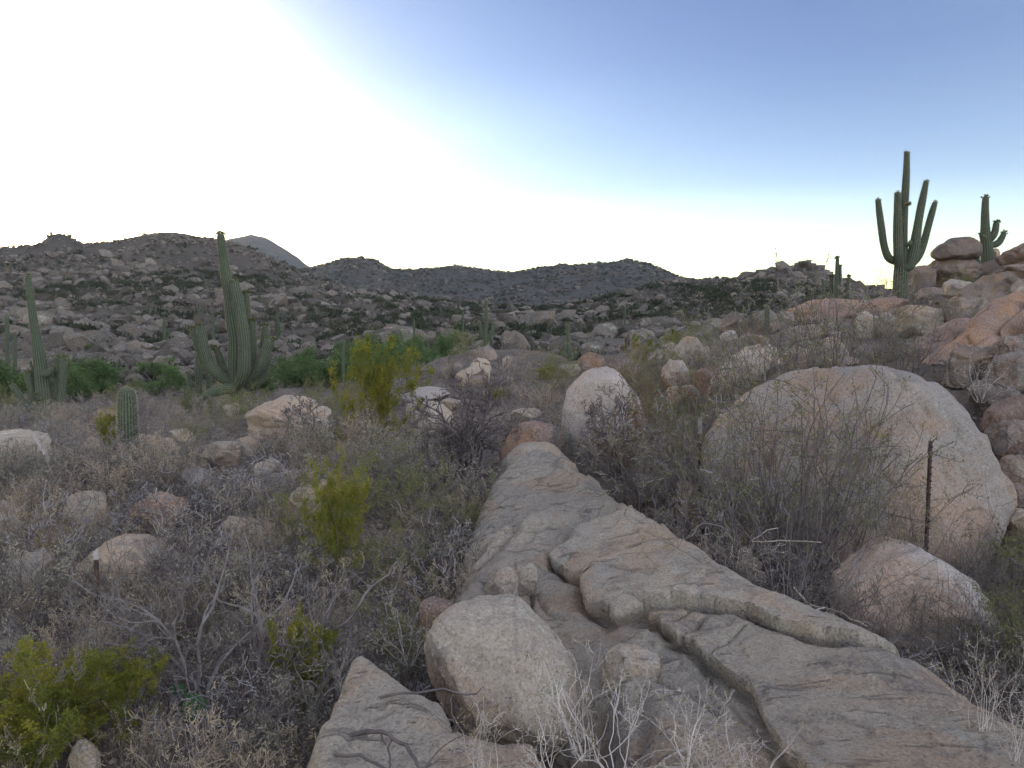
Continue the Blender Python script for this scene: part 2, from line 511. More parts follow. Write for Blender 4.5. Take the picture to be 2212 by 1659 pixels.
# ------------------------------------------------------------------ near boulders: picture box, distance, stone, form
NEAR = [
    # left and centre
    (-70, 118, 928, 1040, 13, 'granite', {}), (110, 262, 985, 1045, 12.3, 'granite_red', dict(skew=0.35)), (222, 275, 952, 1005, 12.8, 'granite_red', {}),
    (286, 378, 938, 1000, 13.6, 'granite', {}), (170, 228, 942, 980, 16, 'granite', dict(facets=8)), (203, 258, 882, 914, 22, 'granite_red', {}),
    (481, 517, 869, 902, 24, 'granite_pale', {}), (526, 728, 855, 950, 16, 'granite', dict(blocky=2.0)), (870, 972, 835, 872, 20, 'granite_pale', {}),
    (866, 1006, 864, 1000, 14, 'granite', dict(skew=-0.25, blocky=2.1)), (884, 958, 975, 1035, 11.5, 'granite_pale', {}),
    (550, 624, 988, 1050, 10.5, 'granite', {}), (616, 682, 1012, 1050, 10.2, 'granite', {}), (618, 764, 1038, 1125, 8.5, 'granite', dict(blocky=2.0)),
    (290, 402, 1066, 1150, 9.5, 'granite_red', {}), (-40, 42, 1080, 1190, 9, 'granite', {}), (86, 182, 1535, 1600, 4.3, 'granite_pale', {}),
    (440, 522, 952, 1010, 12.4, 'granite', {}), (375, 470, 1012, 1075, 10.9, 'granite_pale', {}), (150, 245, 1058, 1120, 9.8, 'granite', {}), (470, 600, 1110, 1190, 8.6, 'granite', {}), (20, 120, 1190, 1270, 7.6, 'granite_pale', {}),
    (505, 560, 940, 985, 13, 'granite', {}), (690, 745, 1000, 1035, 10.6, 'granite_pale', {}), (365, 420, 925, 955, 19, 'granite', {}),
    (150, 215, 1600, 1670, 3.9, 'granite', {}), (330, 440, 1440, 1500, 5.2, 'granite_dark', {}),
    # stacked rocks in the middle
    (1014, 1062, 772, 826, 26, 'granite', dict(facets=8, blocky=2.8)), (982, 1050, 792, 835, 25.5, 'granite', dict(skew=0.4, facets=8)), (1024, 1080, 745, 792, 34, 'granite_dark', dict(blocky=2.6)),
    (974, 1003, 783, 815, 28, 'granite_dark', {}), (952, 976, 792, 815, 28, 'granite', {}), (1055, 1103, 792, 820, 27, 'granite_dark', {}),
    (1083, 1106, 768, 792, 30, 'granite', {}), (1062, 1110, 811, 834, 24, 'granite_pale', {}), (1006, 1066, 812, 836, 23.5, 'granite_dark', {}),
    (1102, 1170, 880, 905, 15, 'granite', {}), (1150, 1200, 800, 830, 25, 'granite_dark', {}), (950, 1000, 860, 890, 18, 'granite', {}),
    # rocks behind the egg boulder
    (1244, 1306, 760, 798, 22.5, 'granite_red', dict(facets=8)), (1201, 1256, 785, 812, 21, 'granite', {}), (1399, 1450, 754, 800, 22, 'granite', {}), (1424, 1494, 775, 842, 16, 'granite_pale', dict(peak=0.45)),
    (1452, 1536, 726, 800, 19, 'granite', dict(peak=0.3)), (1436, 1471, 740, 768, 22.5, 'granite', {}), (1498, 1536, 747, 785, 17.8, 'granite', {}), (1556, 1592, 713, 735, 22, 'granite_pale', {}),
    (1500, 1560, 790, 840, 15, 'granite_red', {}), (1440, 1510, 830, 880, 13.5, 'granite', {}),
    # near hill on the blue-sky side
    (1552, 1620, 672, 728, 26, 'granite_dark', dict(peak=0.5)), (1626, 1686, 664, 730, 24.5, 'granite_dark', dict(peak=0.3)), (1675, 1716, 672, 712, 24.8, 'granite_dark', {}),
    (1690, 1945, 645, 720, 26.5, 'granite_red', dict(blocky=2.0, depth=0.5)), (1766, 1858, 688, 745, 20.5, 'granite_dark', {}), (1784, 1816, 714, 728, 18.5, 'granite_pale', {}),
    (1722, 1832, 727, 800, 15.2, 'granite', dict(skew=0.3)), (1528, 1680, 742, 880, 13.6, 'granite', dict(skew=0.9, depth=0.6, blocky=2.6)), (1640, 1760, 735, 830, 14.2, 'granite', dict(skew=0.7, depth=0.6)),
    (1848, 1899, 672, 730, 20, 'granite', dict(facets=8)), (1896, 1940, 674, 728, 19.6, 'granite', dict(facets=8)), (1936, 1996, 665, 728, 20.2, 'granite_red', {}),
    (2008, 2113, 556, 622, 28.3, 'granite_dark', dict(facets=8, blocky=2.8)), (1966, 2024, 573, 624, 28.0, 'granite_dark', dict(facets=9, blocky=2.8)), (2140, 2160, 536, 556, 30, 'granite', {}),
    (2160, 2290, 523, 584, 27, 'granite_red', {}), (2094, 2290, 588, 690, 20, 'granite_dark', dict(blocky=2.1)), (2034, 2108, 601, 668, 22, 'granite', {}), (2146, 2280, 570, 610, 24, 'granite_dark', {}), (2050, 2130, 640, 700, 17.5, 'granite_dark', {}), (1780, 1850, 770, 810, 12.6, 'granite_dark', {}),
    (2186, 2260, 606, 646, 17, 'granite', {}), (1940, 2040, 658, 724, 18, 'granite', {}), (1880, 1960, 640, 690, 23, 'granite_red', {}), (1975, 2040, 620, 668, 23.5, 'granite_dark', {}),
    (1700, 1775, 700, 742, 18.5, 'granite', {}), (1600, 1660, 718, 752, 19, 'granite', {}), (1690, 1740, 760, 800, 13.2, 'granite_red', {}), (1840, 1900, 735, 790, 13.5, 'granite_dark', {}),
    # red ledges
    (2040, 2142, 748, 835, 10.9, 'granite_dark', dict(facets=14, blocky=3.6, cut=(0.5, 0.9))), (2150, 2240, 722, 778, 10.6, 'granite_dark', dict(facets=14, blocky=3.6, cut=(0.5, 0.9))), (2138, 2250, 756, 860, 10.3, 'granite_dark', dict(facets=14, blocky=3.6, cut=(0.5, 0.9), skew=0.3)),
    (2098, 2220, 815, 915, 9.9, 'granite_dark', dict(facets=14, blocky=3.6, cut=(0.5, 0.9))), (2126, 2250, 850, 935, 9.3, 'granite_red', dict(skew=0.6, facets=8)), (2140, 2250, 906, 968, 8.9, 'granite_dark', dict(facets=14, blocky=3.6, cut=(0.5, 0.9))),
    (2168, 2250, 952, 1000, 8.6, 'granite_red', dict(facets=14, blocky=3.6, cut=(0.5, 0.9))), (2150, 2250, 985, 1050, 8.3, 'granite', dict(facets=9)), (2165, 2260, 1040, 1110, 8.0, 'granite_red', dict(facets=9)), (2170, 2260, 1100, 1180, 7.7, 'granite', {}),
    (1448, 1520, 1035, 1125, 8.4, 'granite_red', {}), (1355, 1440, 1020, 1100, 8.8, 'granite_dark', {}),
]
EXTRA = [  # more points where things meet the ground: px, py, distance
    (275, 1038, 13), (515, 895, 28), (95, 905, 32), (800, 985, 12.5), (745, 1290, 6.6), (1000, 1030, 10.6), (1210, 975, 11.5), (1340, 985, 11.3),
    (1550, 1210, 8.0), (1700, 1230, 7.8), (1900, 1220, 7.8), (2000, 1205, 7.6), (2150, 1210, 8.0), (1850, 1330, 6.0), (2150, 1440, 5.6), (1943, 672, 26),
    (2130, 556, 30), (270, 1300, 7.5), (420, 1560, 4.6), (1650, 1275, 6.2), (1450, 1170, 7.2), (520, 1200, 8.0), (480, 1080, 10.5), (1228, 782, 30), (1049, 750, 36),
]

# ------------------------------------------------------------------ terrain: height profile seen along each bearing
ZC = [  # (Y, [(px, z)...])  near ground, heights in metres
    (0.4, [(-900, -0.25), (3200, -0.2)]),
    (2.2, [(-900, -0.55), (500, -0.5), (1000, -0.4), (2212, -0.4), (3200, -0.1)]),
    (4.0, [(-900, -0.75), (500, -0.72), (900, -0.65), (1300, -0.55), (1700, -0.5), (2212, -0.45), (3200, 0.1)]),
    (6.0, [(-900, -0.85), (500, -0.8), (1000, -0.62), (1300, -0.5), (1700, -0.45), (2212, -0.3), (3200, 0.4)]),
    (9.0, [(-900, -0.85), (500, -0.82), (1000, -0.55), (1300, -0.35), (1700, -0.25), (2000, 0.0), (2212, 0.25), (3200, 1.2)]),
    (14.0, [(-900, -0.9), (500, -0.85), (850, -0.7), (1100, -0.45), (1300, -0.2), (1500, 0.3), (1700, 0.7), (1940, 1.25), (2212, 1.8), (3200, 3.2)]),
    (26.0, [(-900, -1.2), (0, -1.3), (500, -1.1), (800, -0.9), (950, -0.4), (1100, 0.1), (1250, 0.6), (1450, 1.2), (1600, 1.95), (1700, 2.25), (1870, 2.65), (1940, 2.75), (2100, 3.5), (2212, 4.0), (3200, 6.5)]),
    (34.0, [(-900, -1.8), (0, -1.7), (500, -1.5), (800, -1.3), (1000, -0.5), (1250, 0.0), (1450, 0.7), (1600, 1.7), (1870, 2.6), (2000, 3.0), (2212, 3.9), (3200, 6.5)]),
    (50.0, [(-900, -2.6), (0, -2.4), (400, -2.2), (800, -1.8), (1100, -1.3), (1300, -0.7), (1500, 0.0), (1700, 0.8), (1900, 1.2), (2212, 1.8), (3200, 3.0)]),
    (63.0, [(-900, -3.0), (0, -2.9), (450, -2.9), (800, -2.0), (1000, -1.3), (1250, -0.7), (1500, 0.1), (1700, 0.3), (2212, 0.8), (3200, 2.0)]),
]
PC = [  # (Y, [(px, py)...]) farther ground given by where its line of sight falls
    (100.0, [(-900, 680), (0, 715), (300, 745), (500, 755), (700, 755), (900, 748), (1100, 737), (1300, 737), (1500, 728), (1700, 735), (2212, 735), (3200, 720)]),
    (170.0, [(-900, 600), (0, 640), (300, 645), (500, 645), (700, 664), (900, 678), (1050, 690), (1200, 692), (1300, 685), (1400, 668), (1500, 650), (1600, 628), (1700, 612), (1760, 608), (1870, 640), (2000, 655), (2212, 660), (3200, 660)]),
    (230.0, [(-900, 500), (-200, 520), (0, 590), (300, 588), (500, 596), (700, 630), (900, 652), (1050, 664), (1200, 668), (1300, 652), (1380, 630), (1440, 619), (1500, 624), (1540, 620), (1590, 614), (1640, 597), (1700, 585), (1750, 583), (1790, 598), (1870, 629), (1950, 640), (2212, 650), (3200, 650)]),
    (300.0, [(-900, 420), (-250, 430), (-120, 470), (-30, 536), (0, 541), (40, 537), (90, 534), (112, 516), (135, 511), (155, 515), (185, 529), (250, 527), (290, 520), (350, 512), (390, 509), (430, 514), (500, 530), (560, 549), (620, 571), (690, 603), (780, 633), (900, 657), (1050, 668), (1200, 674), (1380, 650), (1500, 645), (1700, 630), (2212, 665), (3200, 665)]),  # unseen part at the left raised to keep the sun off the land
    (390.0, [(-900, 545), (0, 580), (500, 590), (690, 640), (900, 665), (1200, 672), (1500, 665), (1800, 670), (3200, 670)]),
    (650.0, [(-900, 590), (500, 610), (620, 600), (690, 586), (740, 572), (780, 564), (810, 567), (850, 586), (900, 591), (950, 587), (985, 585), (1005, 588), (1040, 594), (1090, 604), (1130, 598), (1165, 592), (1195, 591), (1212, 586), (1235, 589), (1290, 585), (1320, 588), (1350, 577), (1400, 580), (1440, 593), (1480, 606), (1600, 615), (1700, 625), (2212, 650), (3200, 650)]),
    (820.0, [(-900, 630), (700, 630), (1400, 640), (3200, 660)]),
    (1300.0, [(-900, 640), (300, 600), (440, 545), (480, 529), (500, 523), (525, 517), (548, 510), (575, 517), (600, 532), (620, 546), (660, 574), (700, 590), (760, 605), (1000, 640), (3200, 650)]),
    (1460.0, [(-900, 640), (400, 640), (1000, 650), (3200, 660)]),
    (1640.0, [(-900, 600), (0, 570), (120, 550), (300, 530), (440, 528), (486, 533), (540, 580), (640, 620), (1000, 650), (3200, 660)]),  # unseen high ground added behind the ridge to shade the far mountain
    (1750.0, [(-900, 680), (3200, 680)]),
]
CY = np.array([c[0] for c in ZC + PC])
U = np.unique(np.concatenate([np.linspace(-3.2, -0.75, 50), np.linspace(-0.75, 0.75, 520), np.linspace(0.75, 3.2, 50)]))
PXU = 1106 + U * F
CZ = []
for Y, c in ZC:
    CZ.append(np.interp(PXU, [q[0] for q in c], [q[1] for q in c]))
for Y, c in PC:
    py = np.interp(PXU, [q[0] for q in c], [q[1] for q in c])
    if Y < 250:
        k = np.ones(7) / 7
        py = np.convolve(np.pad(py, 3, 'edge'), k, 'valid')
    CZ.append(zat(py, Y))
CZ = np.array(CZ)
YS = np.unique(np.concatenate([np.geomspace(0.4, 1750, 290), CY]))


def pchip(x, y, xs):
    h = np.diff(x)
    d = np.diff(y, axis=0) / h[:, None]
    m = np.zeros_like(y)
    a, b = d[:-1], d[1:]
    w1 = (2 * h[1:] + h[:-1])[:, None]
    w2 = (h[1:] + 2 * h[:-1])[:, None]
    with np.errstate(divide='ignore', invalid='ignore'):
        mm = (w1 + w2) / (w1 / a + w2 / b)
    m[1:-1] = np.where(a * b > 0, mm, 0)
    m[0], m[-1] = d[0], d[-1]
    i = np.clip(np.searchsorted(x, xs, 'right') - 1, 0, len(x) - 2)
    t = ((xs - x[i]) / h[i])[:, None]
    hh = h[i][:, None]
    return ((2 * t**3 - 3 * t**2 + 1) * y[i] + (t**3 - 2 * t**2 + t) * hh * m[i]
            + (-2 * t**3 + 3 * t**2) * y[i + 1] + (t**3 - t**2) * hh * m[i + 1])


GZ = pchip(np.log(CY), CZ, np.log(YS))          # rows Y, columns U


def rough(x, y):
    p = xy0(x, y)
    Y = np.ravel(y)
    r = 0.05 * fbm(p * 0.9, 3, 5)
    r = r + np.clip((Y - 30) / 60, 0, 1) * 0.45 * fbm(p / 9, 3, 21)
    r = r + np.clip((Y - 120) / 150, 0, 1) * 1.3 * fbm(p / 33, 3, 41)
    r = r + np.clip((Y - 350) / 200, 0, 1) * 3.0 * fbm(p / 70, 4, 61) - np.clip((Y - 900) / 200, 0, 1) * 4.5 * np.abs(fbm(p / 90, 4, 67))
    return r.reshape(np.shape(x))


GX = U[None, :] * YS[:, None]
GY = np.repeat(YS[:, None], len(U), 1)
GZ = GZ + rough(GX, GY)
PTS = [((x0 + x1) / 2, y1 - (0.04 if x0 > 1400 else 0.08) * (y1 - y0), Y) for (x0, x1, y0, y1, Y, m_, k_) in NEAR] + EXTRA


def settle():
    """let the ground meet the foot of every boulder and plant near the viewpoint"""
    global GZ
    for rep in range(3):
        pts = np.array([P(*q) for q in PTS])
        dz = pts[:, 2] - ground(pts[:, 0], pts[:, 1])
        j = np.where((YS > 2.5) & (YS < 48))[0]
        gx, gy = GX[j], GY[j]
        num, den = np.zeros(gx.shape), np.full(gx.shape, 0.12)
        for p, e in zip(pts, dz):
            r = 0.35 + 0.055 * p[1]
            w = np.exp(-(((gx - p[0]) / r) ** 2 + ((gy - p[1]) / (r * 1.6)) ** 2))
            num += w * e
            den += w
        GZ[j] += num / den


def ground(x, y):
    x = np.atleast_1d(np.asarray(x, float))
    y = np.atleast_1d(np.asarray(y, float))
    u = np.clip(x / y, U[0], U[-1] - 1e-6)
    yy = np.clip(y, YS[0], YS[-1] - 1e-3)
    i = np.clip(np.searchsorted(U, u, 'right') - 1, 0, len(U) - 2)
    j = np.clip(np.searchsorted(YS, yy, 'right') - 1, 0, len(YS) - 2)
    a = (u - U[i]) / (U[i + 1] - U[i])
    b = (yy - YS[j]) / (YS[j + 1] - YS[j])
    return (GZ[j, i] * (1 - a) * (1 - b) + GZ[j, i + 1] * a * (1 - b) + GZ[j + 1, i] * (1 - a) * b + GZ[j + 1, i + 1] * a * b)


settle()


def grid_faces(nr, nc):
    a = np.arange(nr * nc).reshape(nr, nc)
    return np.stack([a[:-1, :-1].ravel(), a[:-1, 1:].ravel(), a[1:, 1:].ravel(), a[1:, :-1].ravel()], 1)


def band(name, y0, y1, mat):
    j = np.where((YS >= y0) & (YS <= y1))[0]
    V = np.stack([GX[j].ravel(), GY[j].ravel(), GZ[j].ravel()], 1)
    Fc = grid_faces(len(j), len(U))
    Fc = Fc[(np.abs(V[Fc][:, :, 0]) < 2300).all(1)]
    o = link(name, mesh_np(name, V, Fc, mat))
    tag(o, kind='structure')
    return o


band('ground', 0, 63.0, M['soil'])
band('hillside', 63.0, 390.0, M['hillsoil'])
band('hills', 390.0, 820.0, M['farhill'])
band('mountain', 820.0, 6000.0, M['mountain'])
# the slope goes on behind the viewpoint
bx, by = np.meshgrid(np.linspace(-260, 260, 120), np.concatenate([np.linspace(-200, -6, 40), np.linspace(-5.5, 0.6, 30)]))
bz = -0.45 - 0.02 * np.abs(bx) * (bx < 0) + 0.12 * np.clip(bx, 0, 60) - 0.004 * by + rough(bx, by)
bz = np.minimum(bz, np.where((by > 0.3), -0.6, 99))
o = link('ground', mesh_np('ground', np.stack([bx.ravel(), by.ravel(), bz.ravel()], 1), grid_faces(*bx.shape), M['soil']))
tag(o, kind='structure')

# ------------------------------------------------------------------ labels
LANDMARKS = [  # (phrase, px, py)  things anyone can find in the picture
    ('the big many-armed saguaro', 515, 800), ('the tall lone-trunked saguaro', 92, 800),
    ('the stubby armless saguaro', 275, 950), ('the upper yellow-green bush', 800, 890),
    ('the lower yellow-green bush', 745, 1170), ('the egg-shaped boulder', 1295, 880),
    ('the half-dome boulder', 1850, 990), ('the cracked whaleback rock', 1300, 1180),
    ('the lichen-topped front boulder', 1070, 1410), ('the peaked bottom rock', 830, 1520),
    ('the four-armed skyline saguaro', 1950, 540), ('the balanced boulder', 2060, 540),
    ('the bent-armed skyline saguaro', 2135, 500), ('the bare dark shrub', 1000, 900),
    ('the half-dome post', 2000, 1070), ('the post in grey brush', 212, 1280),
    ('the post in thorn bushes', 1510, 1050), ('the prickly pear', 420, 1530),
    ('the dead saguaro ribs', 60, 950), ('the three-armed middle saguaro', 1050, 700),
    ('the curled-arm saguaro', 1228, 740), ('the trio of skyline saguaros', 1805, 610),
    ('the valley trees', 880, 790), ('the pale slope dome', 1160, 680),
    ('the rounded rocky knoll', 1720, 600), ('the smooth half-buried boulder', 270, 1210),
    ('the stacked middle rocks', 1030, 800), ('the red rock ledge', 2080, 720),
    ('the big many-armed saguaro tip', 480, 560), ('the tall lone-trunked saguaro tip', 62, 630),
    ('the knob on the skyline', 150, 530), ('the far pointed mountain', 560, 560),
    ('the lowest ridge saddle', 1090, 610), ('the boulder below the half-dome', 2010, 1290),
    ('the dark corner bush', 2150, 1450), ('the thorny bottom twigs', 1270, 1580),
    ('the foot of the rocky knoll', 1480, 700), ('the grass-fringed bush', 810, 1060),
]
AUTO = []      # (object, base phrase) filled as things are placed, named at the end


def auto(o, base, cat, group, px, py):
    tag(o, None, cat, group)
    AUTO.append((o, base, px, py))


ORD = ['nearest', 'second nearest', 'third nearest', 'fourth nearest', 'fifth nearest', 'sixth nearest', 'seventh nearest', 'eighth nearest', 'ninth nearest', 'tenth nearest']


def name_all():
    buckets = {}
    for o, base, px, py in AUTO:
        ls = sorted(LANDMARKS, key=lambda l: math.hypot(l[1] - px, (l[2] - py) * 1.3))
        l = ls[0]
        dx, dy = px - l[1], (py - l[2]) * 1.3
        if abs(dx) > abs(dy):
            rel = 'sunset side of' if dx < 0 else 'blue-sky side of'
        else:
            rel = 'beyond' if dy < 0 else 'before'
        buckets.setdefault((base, l[0], rel), []).append((math.hypot(dx, dy), o, py))
    for (base, l, rel), v in buckets.items():
        v.sort(key=lambda q: q[0])
        for k, (d, o, py) in enumerate(v):
            if len(v) == 1:
                o['label'] = f'{base} {rel} {l}'
            elif k < len(ORD):
                o['label'] = f'{base} {rel} {l}, {ORD[k]}'
            else:
                o['label'] = f'{base} {rel} {l}, {k + 1}th nearest'


# ------------------------------------------------------------------ rocks
def blob(name, outline, Y, depth, mat, level=5, amp=0.05, seed=0, facets=4, pw=0.9, fine=0.012, lean=0.0, crease=0.6, planes=(), cracks=()):
    """a boulder whose side view has the given outline; its thickness is depth x half its width"""
    q = np.array([P(x, y, Y) for x, y in outline])
    x0, x1, z0, z1 = q[:, 0].min(), q[:, 0].max(), q[:, 2].min(), q[:, 2].max()
    c = np.array([(x0 + x1) / 2, Y, (z0 + z1) / 2])
    d = q - c
    ph = np.arctan2(d[:, 2], d[:, 0])
    rr = np.hypot(d[:, 0], d[:, 2])
    o = np.argsort(ph)
    ph, rr = ph[o], rr[o]
    phx = np.concatenate([ph - 2 * math.pi, ph, ph + 2 * math.pi])
    rx = np.tile(rr, 3)
    V, Fc = ico(level)
    s = np.hypot(V[:, 0], V[:, 2])
    a = np.arctan2(V[:, 2], V[:, 0])
    R = 0
    for da in (-0.12, -0.06, 0, 0.06, 0.12):
        R = R + np.interp(a + da, phx, rx) / 5
    hw = (x1 - x0) / 2
    sp = s ** pw
    Q = np.stack([R * np.cos(a) * sp, V[:, 1] * depth * hw, R * np.sin(a) * sp], 1)
    rng = np.random.default_rng(seed + 100)
    rad = np.linalg.norm(Q, axis=1)
    nv = V
    # worn flat faces on the near side
    for k in range(facets):
        nn = rng.normal(size=3)
        nn[1] = -abs(nn[1]) - 0.35
        nn /= np.linalg.norm(nn)
        sup = (Q @ nn).max()
        lim = sup * rng.uniform(0.72, 0.93)
        e = Q @ nn - lim
        Q -= np.where(e > 0, e, 0)[:, None] * nn * 0.75
    for nn, lim in planes:
        nn = nrm(np.array(nn, float))
        sup = (Q @ nn).max()
        e = Q @ nn - sup * lim
        Q -= np.where(e > 0, e, 0)[:, None] * nn * 0.88
    sc = 1.0 / max(hw, 0.05)
    dsp = amp * fbm(Q * sc * 1.3 + seed * 7.1, 5, seed) * hw
    dsp = dsp * np.clip(1.25 - s ** 6, 0.25, 1)
    dsp = dsp + fine * hw * fbm(Q * sc * 9 + seed * 3.3, 3, seed + 9)
    v_ = fbm(Q * sc * 1.6 + seed * 0.7, 4, seed + 51)
    dsp = dsp - 0.028 * hw * smooth01((v_ - 0.18) / 0.07) - 0.016 * hw * smooth01((fbm(Q * sc * 3.7 + seed, 4, seed + 57) - 0.2) / 0.07)
    cr = 1 - np.abs(noise3(Q * sc * 1.1 + seed * 2.1, seed + 31))
    dsp = dsp - 0.05 * hw * crease * np.clip(cr - 0.9, 0, 1) / 0.1
    Q = Q + nv * dsp[:, None]
    for line, wpx, dep in cracks:
        fx, fy, _ = proj(Q + c)
        dd = seg_dist(fx, fy, np.array(line, float))
        Q = Q - nv * (dep * np.exp(-(dd / wpx) ** 1.5) * (V[:, 1] < 0.1))[:, None]
    Q[:, 1] += lean * (Q[:, 2] - Q[:, 2].min())
    base = np.array([c[0], c[1], z0])
    Q[:, 2] += c[2] - z0
    return link(name, mesh_np(name, Q, Fc, mat), None, base)


def rock_shape(seed, level=2, blocky=2.6, facets=7, amp=0.10, cut=(0.62, 0.92)):
    rng = np.random.default_rng(seed)
    V, Fc = ico(level)
    r = (np.abs(V) ** blocky).sum(1) ** (-1 / blocky)
    Q = V * r[:, None]
    for k in range(facets):
        nn = rng.normal(size=3)
        nn /= np.linalg.norm(nn)
        lim = (Q @ nn).max() * rng.uniform(*cut)
        e = Q @ nn - lim
        Q = Q - np.where(e > 0, e, 0)[:, None] * nn
    Q = Q + V * (amp * fbm(V * 1.7 + seed * 5.3, 5, seed))[:, None]
    cr = 1 - np.abs(noise3(V * 1.5 + seed * 2.1, seed + 31))
    cr2 = 1 - np.abs(noise3(V * 3.1 + seed * 1.3, seed + 37))
    Q = Q - V * (0.09 * np.clip(cr - 0.86, 0, 1) / 0.14 + 0.035 * np.clip(cr2 - 0.88, 0, 1) / 0.12)[:, None]
    lo, hi = Q.min(0), Q.max(0)
    return (Q - (lo + hi) / 2) / ((hi - lo) / 2), Fc


def boulder(x0, x1, y0, y1, Y, mat='granite', seed=None, depth=0.85, blocky=2.3, facets=11, amp=0.10, level=4, skew=0.0,
            label=None, base='boulder', cut=(0.55, 0.92), peak=0.0, float_=False):
    seed = seed if seed is not None else int(x0 * 3 + y0 * 7 + Y * 11) % 9973
    V, Fc = rock_shape(seed, level, blocky, facets, amp, cut)
    V = V + ico(level)[0] * (0.012 * fbm(V * 8 + seed, 3, seed + 3))[:, None]
    a = P(x0, (y0 + y1) / 2, Y)
    b = P(x1, (y0 + y1) / 2, Y)
    t = P((x0 + x1) / 2, y0, Y)
    l = P((x0 + x1) / 2, y1, Y)
    hw, hh = (b[0] - a[0]) / 2, (t[2] - l[2]) / 2
    cx, cz = (a[0] + b[0]) / 2, (t[2] + l[2]) / 2
    Q = V.copy()
    if peak:
        Q[:, 0] = Q[:, 0] * (1 - peak * np.clip(Q[:, 2], -1, 1))
        Q[:, 0] /= np.abs(Q[:, 0]).max()
    if skew:
        Q[:, 2] = Q[:, 2] + skew * Q[:, 0]
        Q[:, 2] = (Q[:, 2] - Q[:, 2].min()) / (Q[:, 2].max() - Q[:, 2].min()) * 2 - 1
    Q = Q * np.array([hw, hw * depth, hh])
    g = float(ground(cx, Y)[0])
    bottom = cz - hh
    if not float_ and bottom > g - 0.1:
        low = Q[:, 2] < 0
        Q[low, 2] *= (cz - g + 0.15) / hh
        bottom = g - 0.15
    Q[:, 2] += cz - bottom
    o = link('boulder', mesh_np('boulder', Q, Fc, M[mat]), None, (cx, Y, bottom))
    if label:
        tag(o, label, 'boulder', 'boulders on the near slopes')
    else:
        auto(o, base, 'boulder', 'boulders on the near slopes', (x0 + x1) / 2, (y0 + y1) / 2)
    return o


# --- heightfield rocks: slabs seen from above, given by points of their top surface
def tps(pts, lam=1e-3):
    X, z = pts[:, :2], pts[:, 2]
    n = len(X)
    d2 = ((X[:, None] - X[None]) ** 2).sum(2)
    K = np.where(d2 > 0, 0.5 * d2 * np.log(d2 + 1e-12), 0) + lam * np.eye(n)
    Pm = np.concatenate([np.ones((n, 1)), X], 1)
    A = np.block([[K, Pm], [Pm.T, np.zeros((3, 3))]])
    w = np.linalg.solve(A, np.concatenate([z, np.zeros(3)]))

    def f(x, y):
        x, y = np.ravel(x), np.ravel(y)
        r = w[n] + w[n + 1] * x + w[n + 2] * y
        for i in range(n):
            dd = (x - X[i, 0]) ** 2 + (y - X[i, 1]) ** 2
            r = r + w[i] * 0.5 * dd * np.log(dd + 1e-12)
        return r
    return f


def inside(x, y, poly):
    r = np.zeros(x.shape, bool)
    n = len(poly)
    for i in range(n):
        a, b = poly[i], poly[(i + 1) % n]
        if a[1] == b[1]:
            continue
        c = ((a[1] > y) != (b[1] > y)) & (x < (b[0] - a[0]) * (y - a[1]) / (b[1] - a[1]) + a[0])
        r ^= c
    return r


def hit(f, px, py, lo=2.0, hi=14.0):
    """point of the smooth top surface under a line of sight"""
    ys = np.linspace(lo, hi, 600)
    ps = np.array([P(px, py, Y) for Y in ys])
    e = ps[:, 2] - f(ps[:, 0], ps[:, 1])
    k = np.where(e < 0)[0]
    i = k[0] if len(k) else len(ys) - 1
    return ps[i, :2]




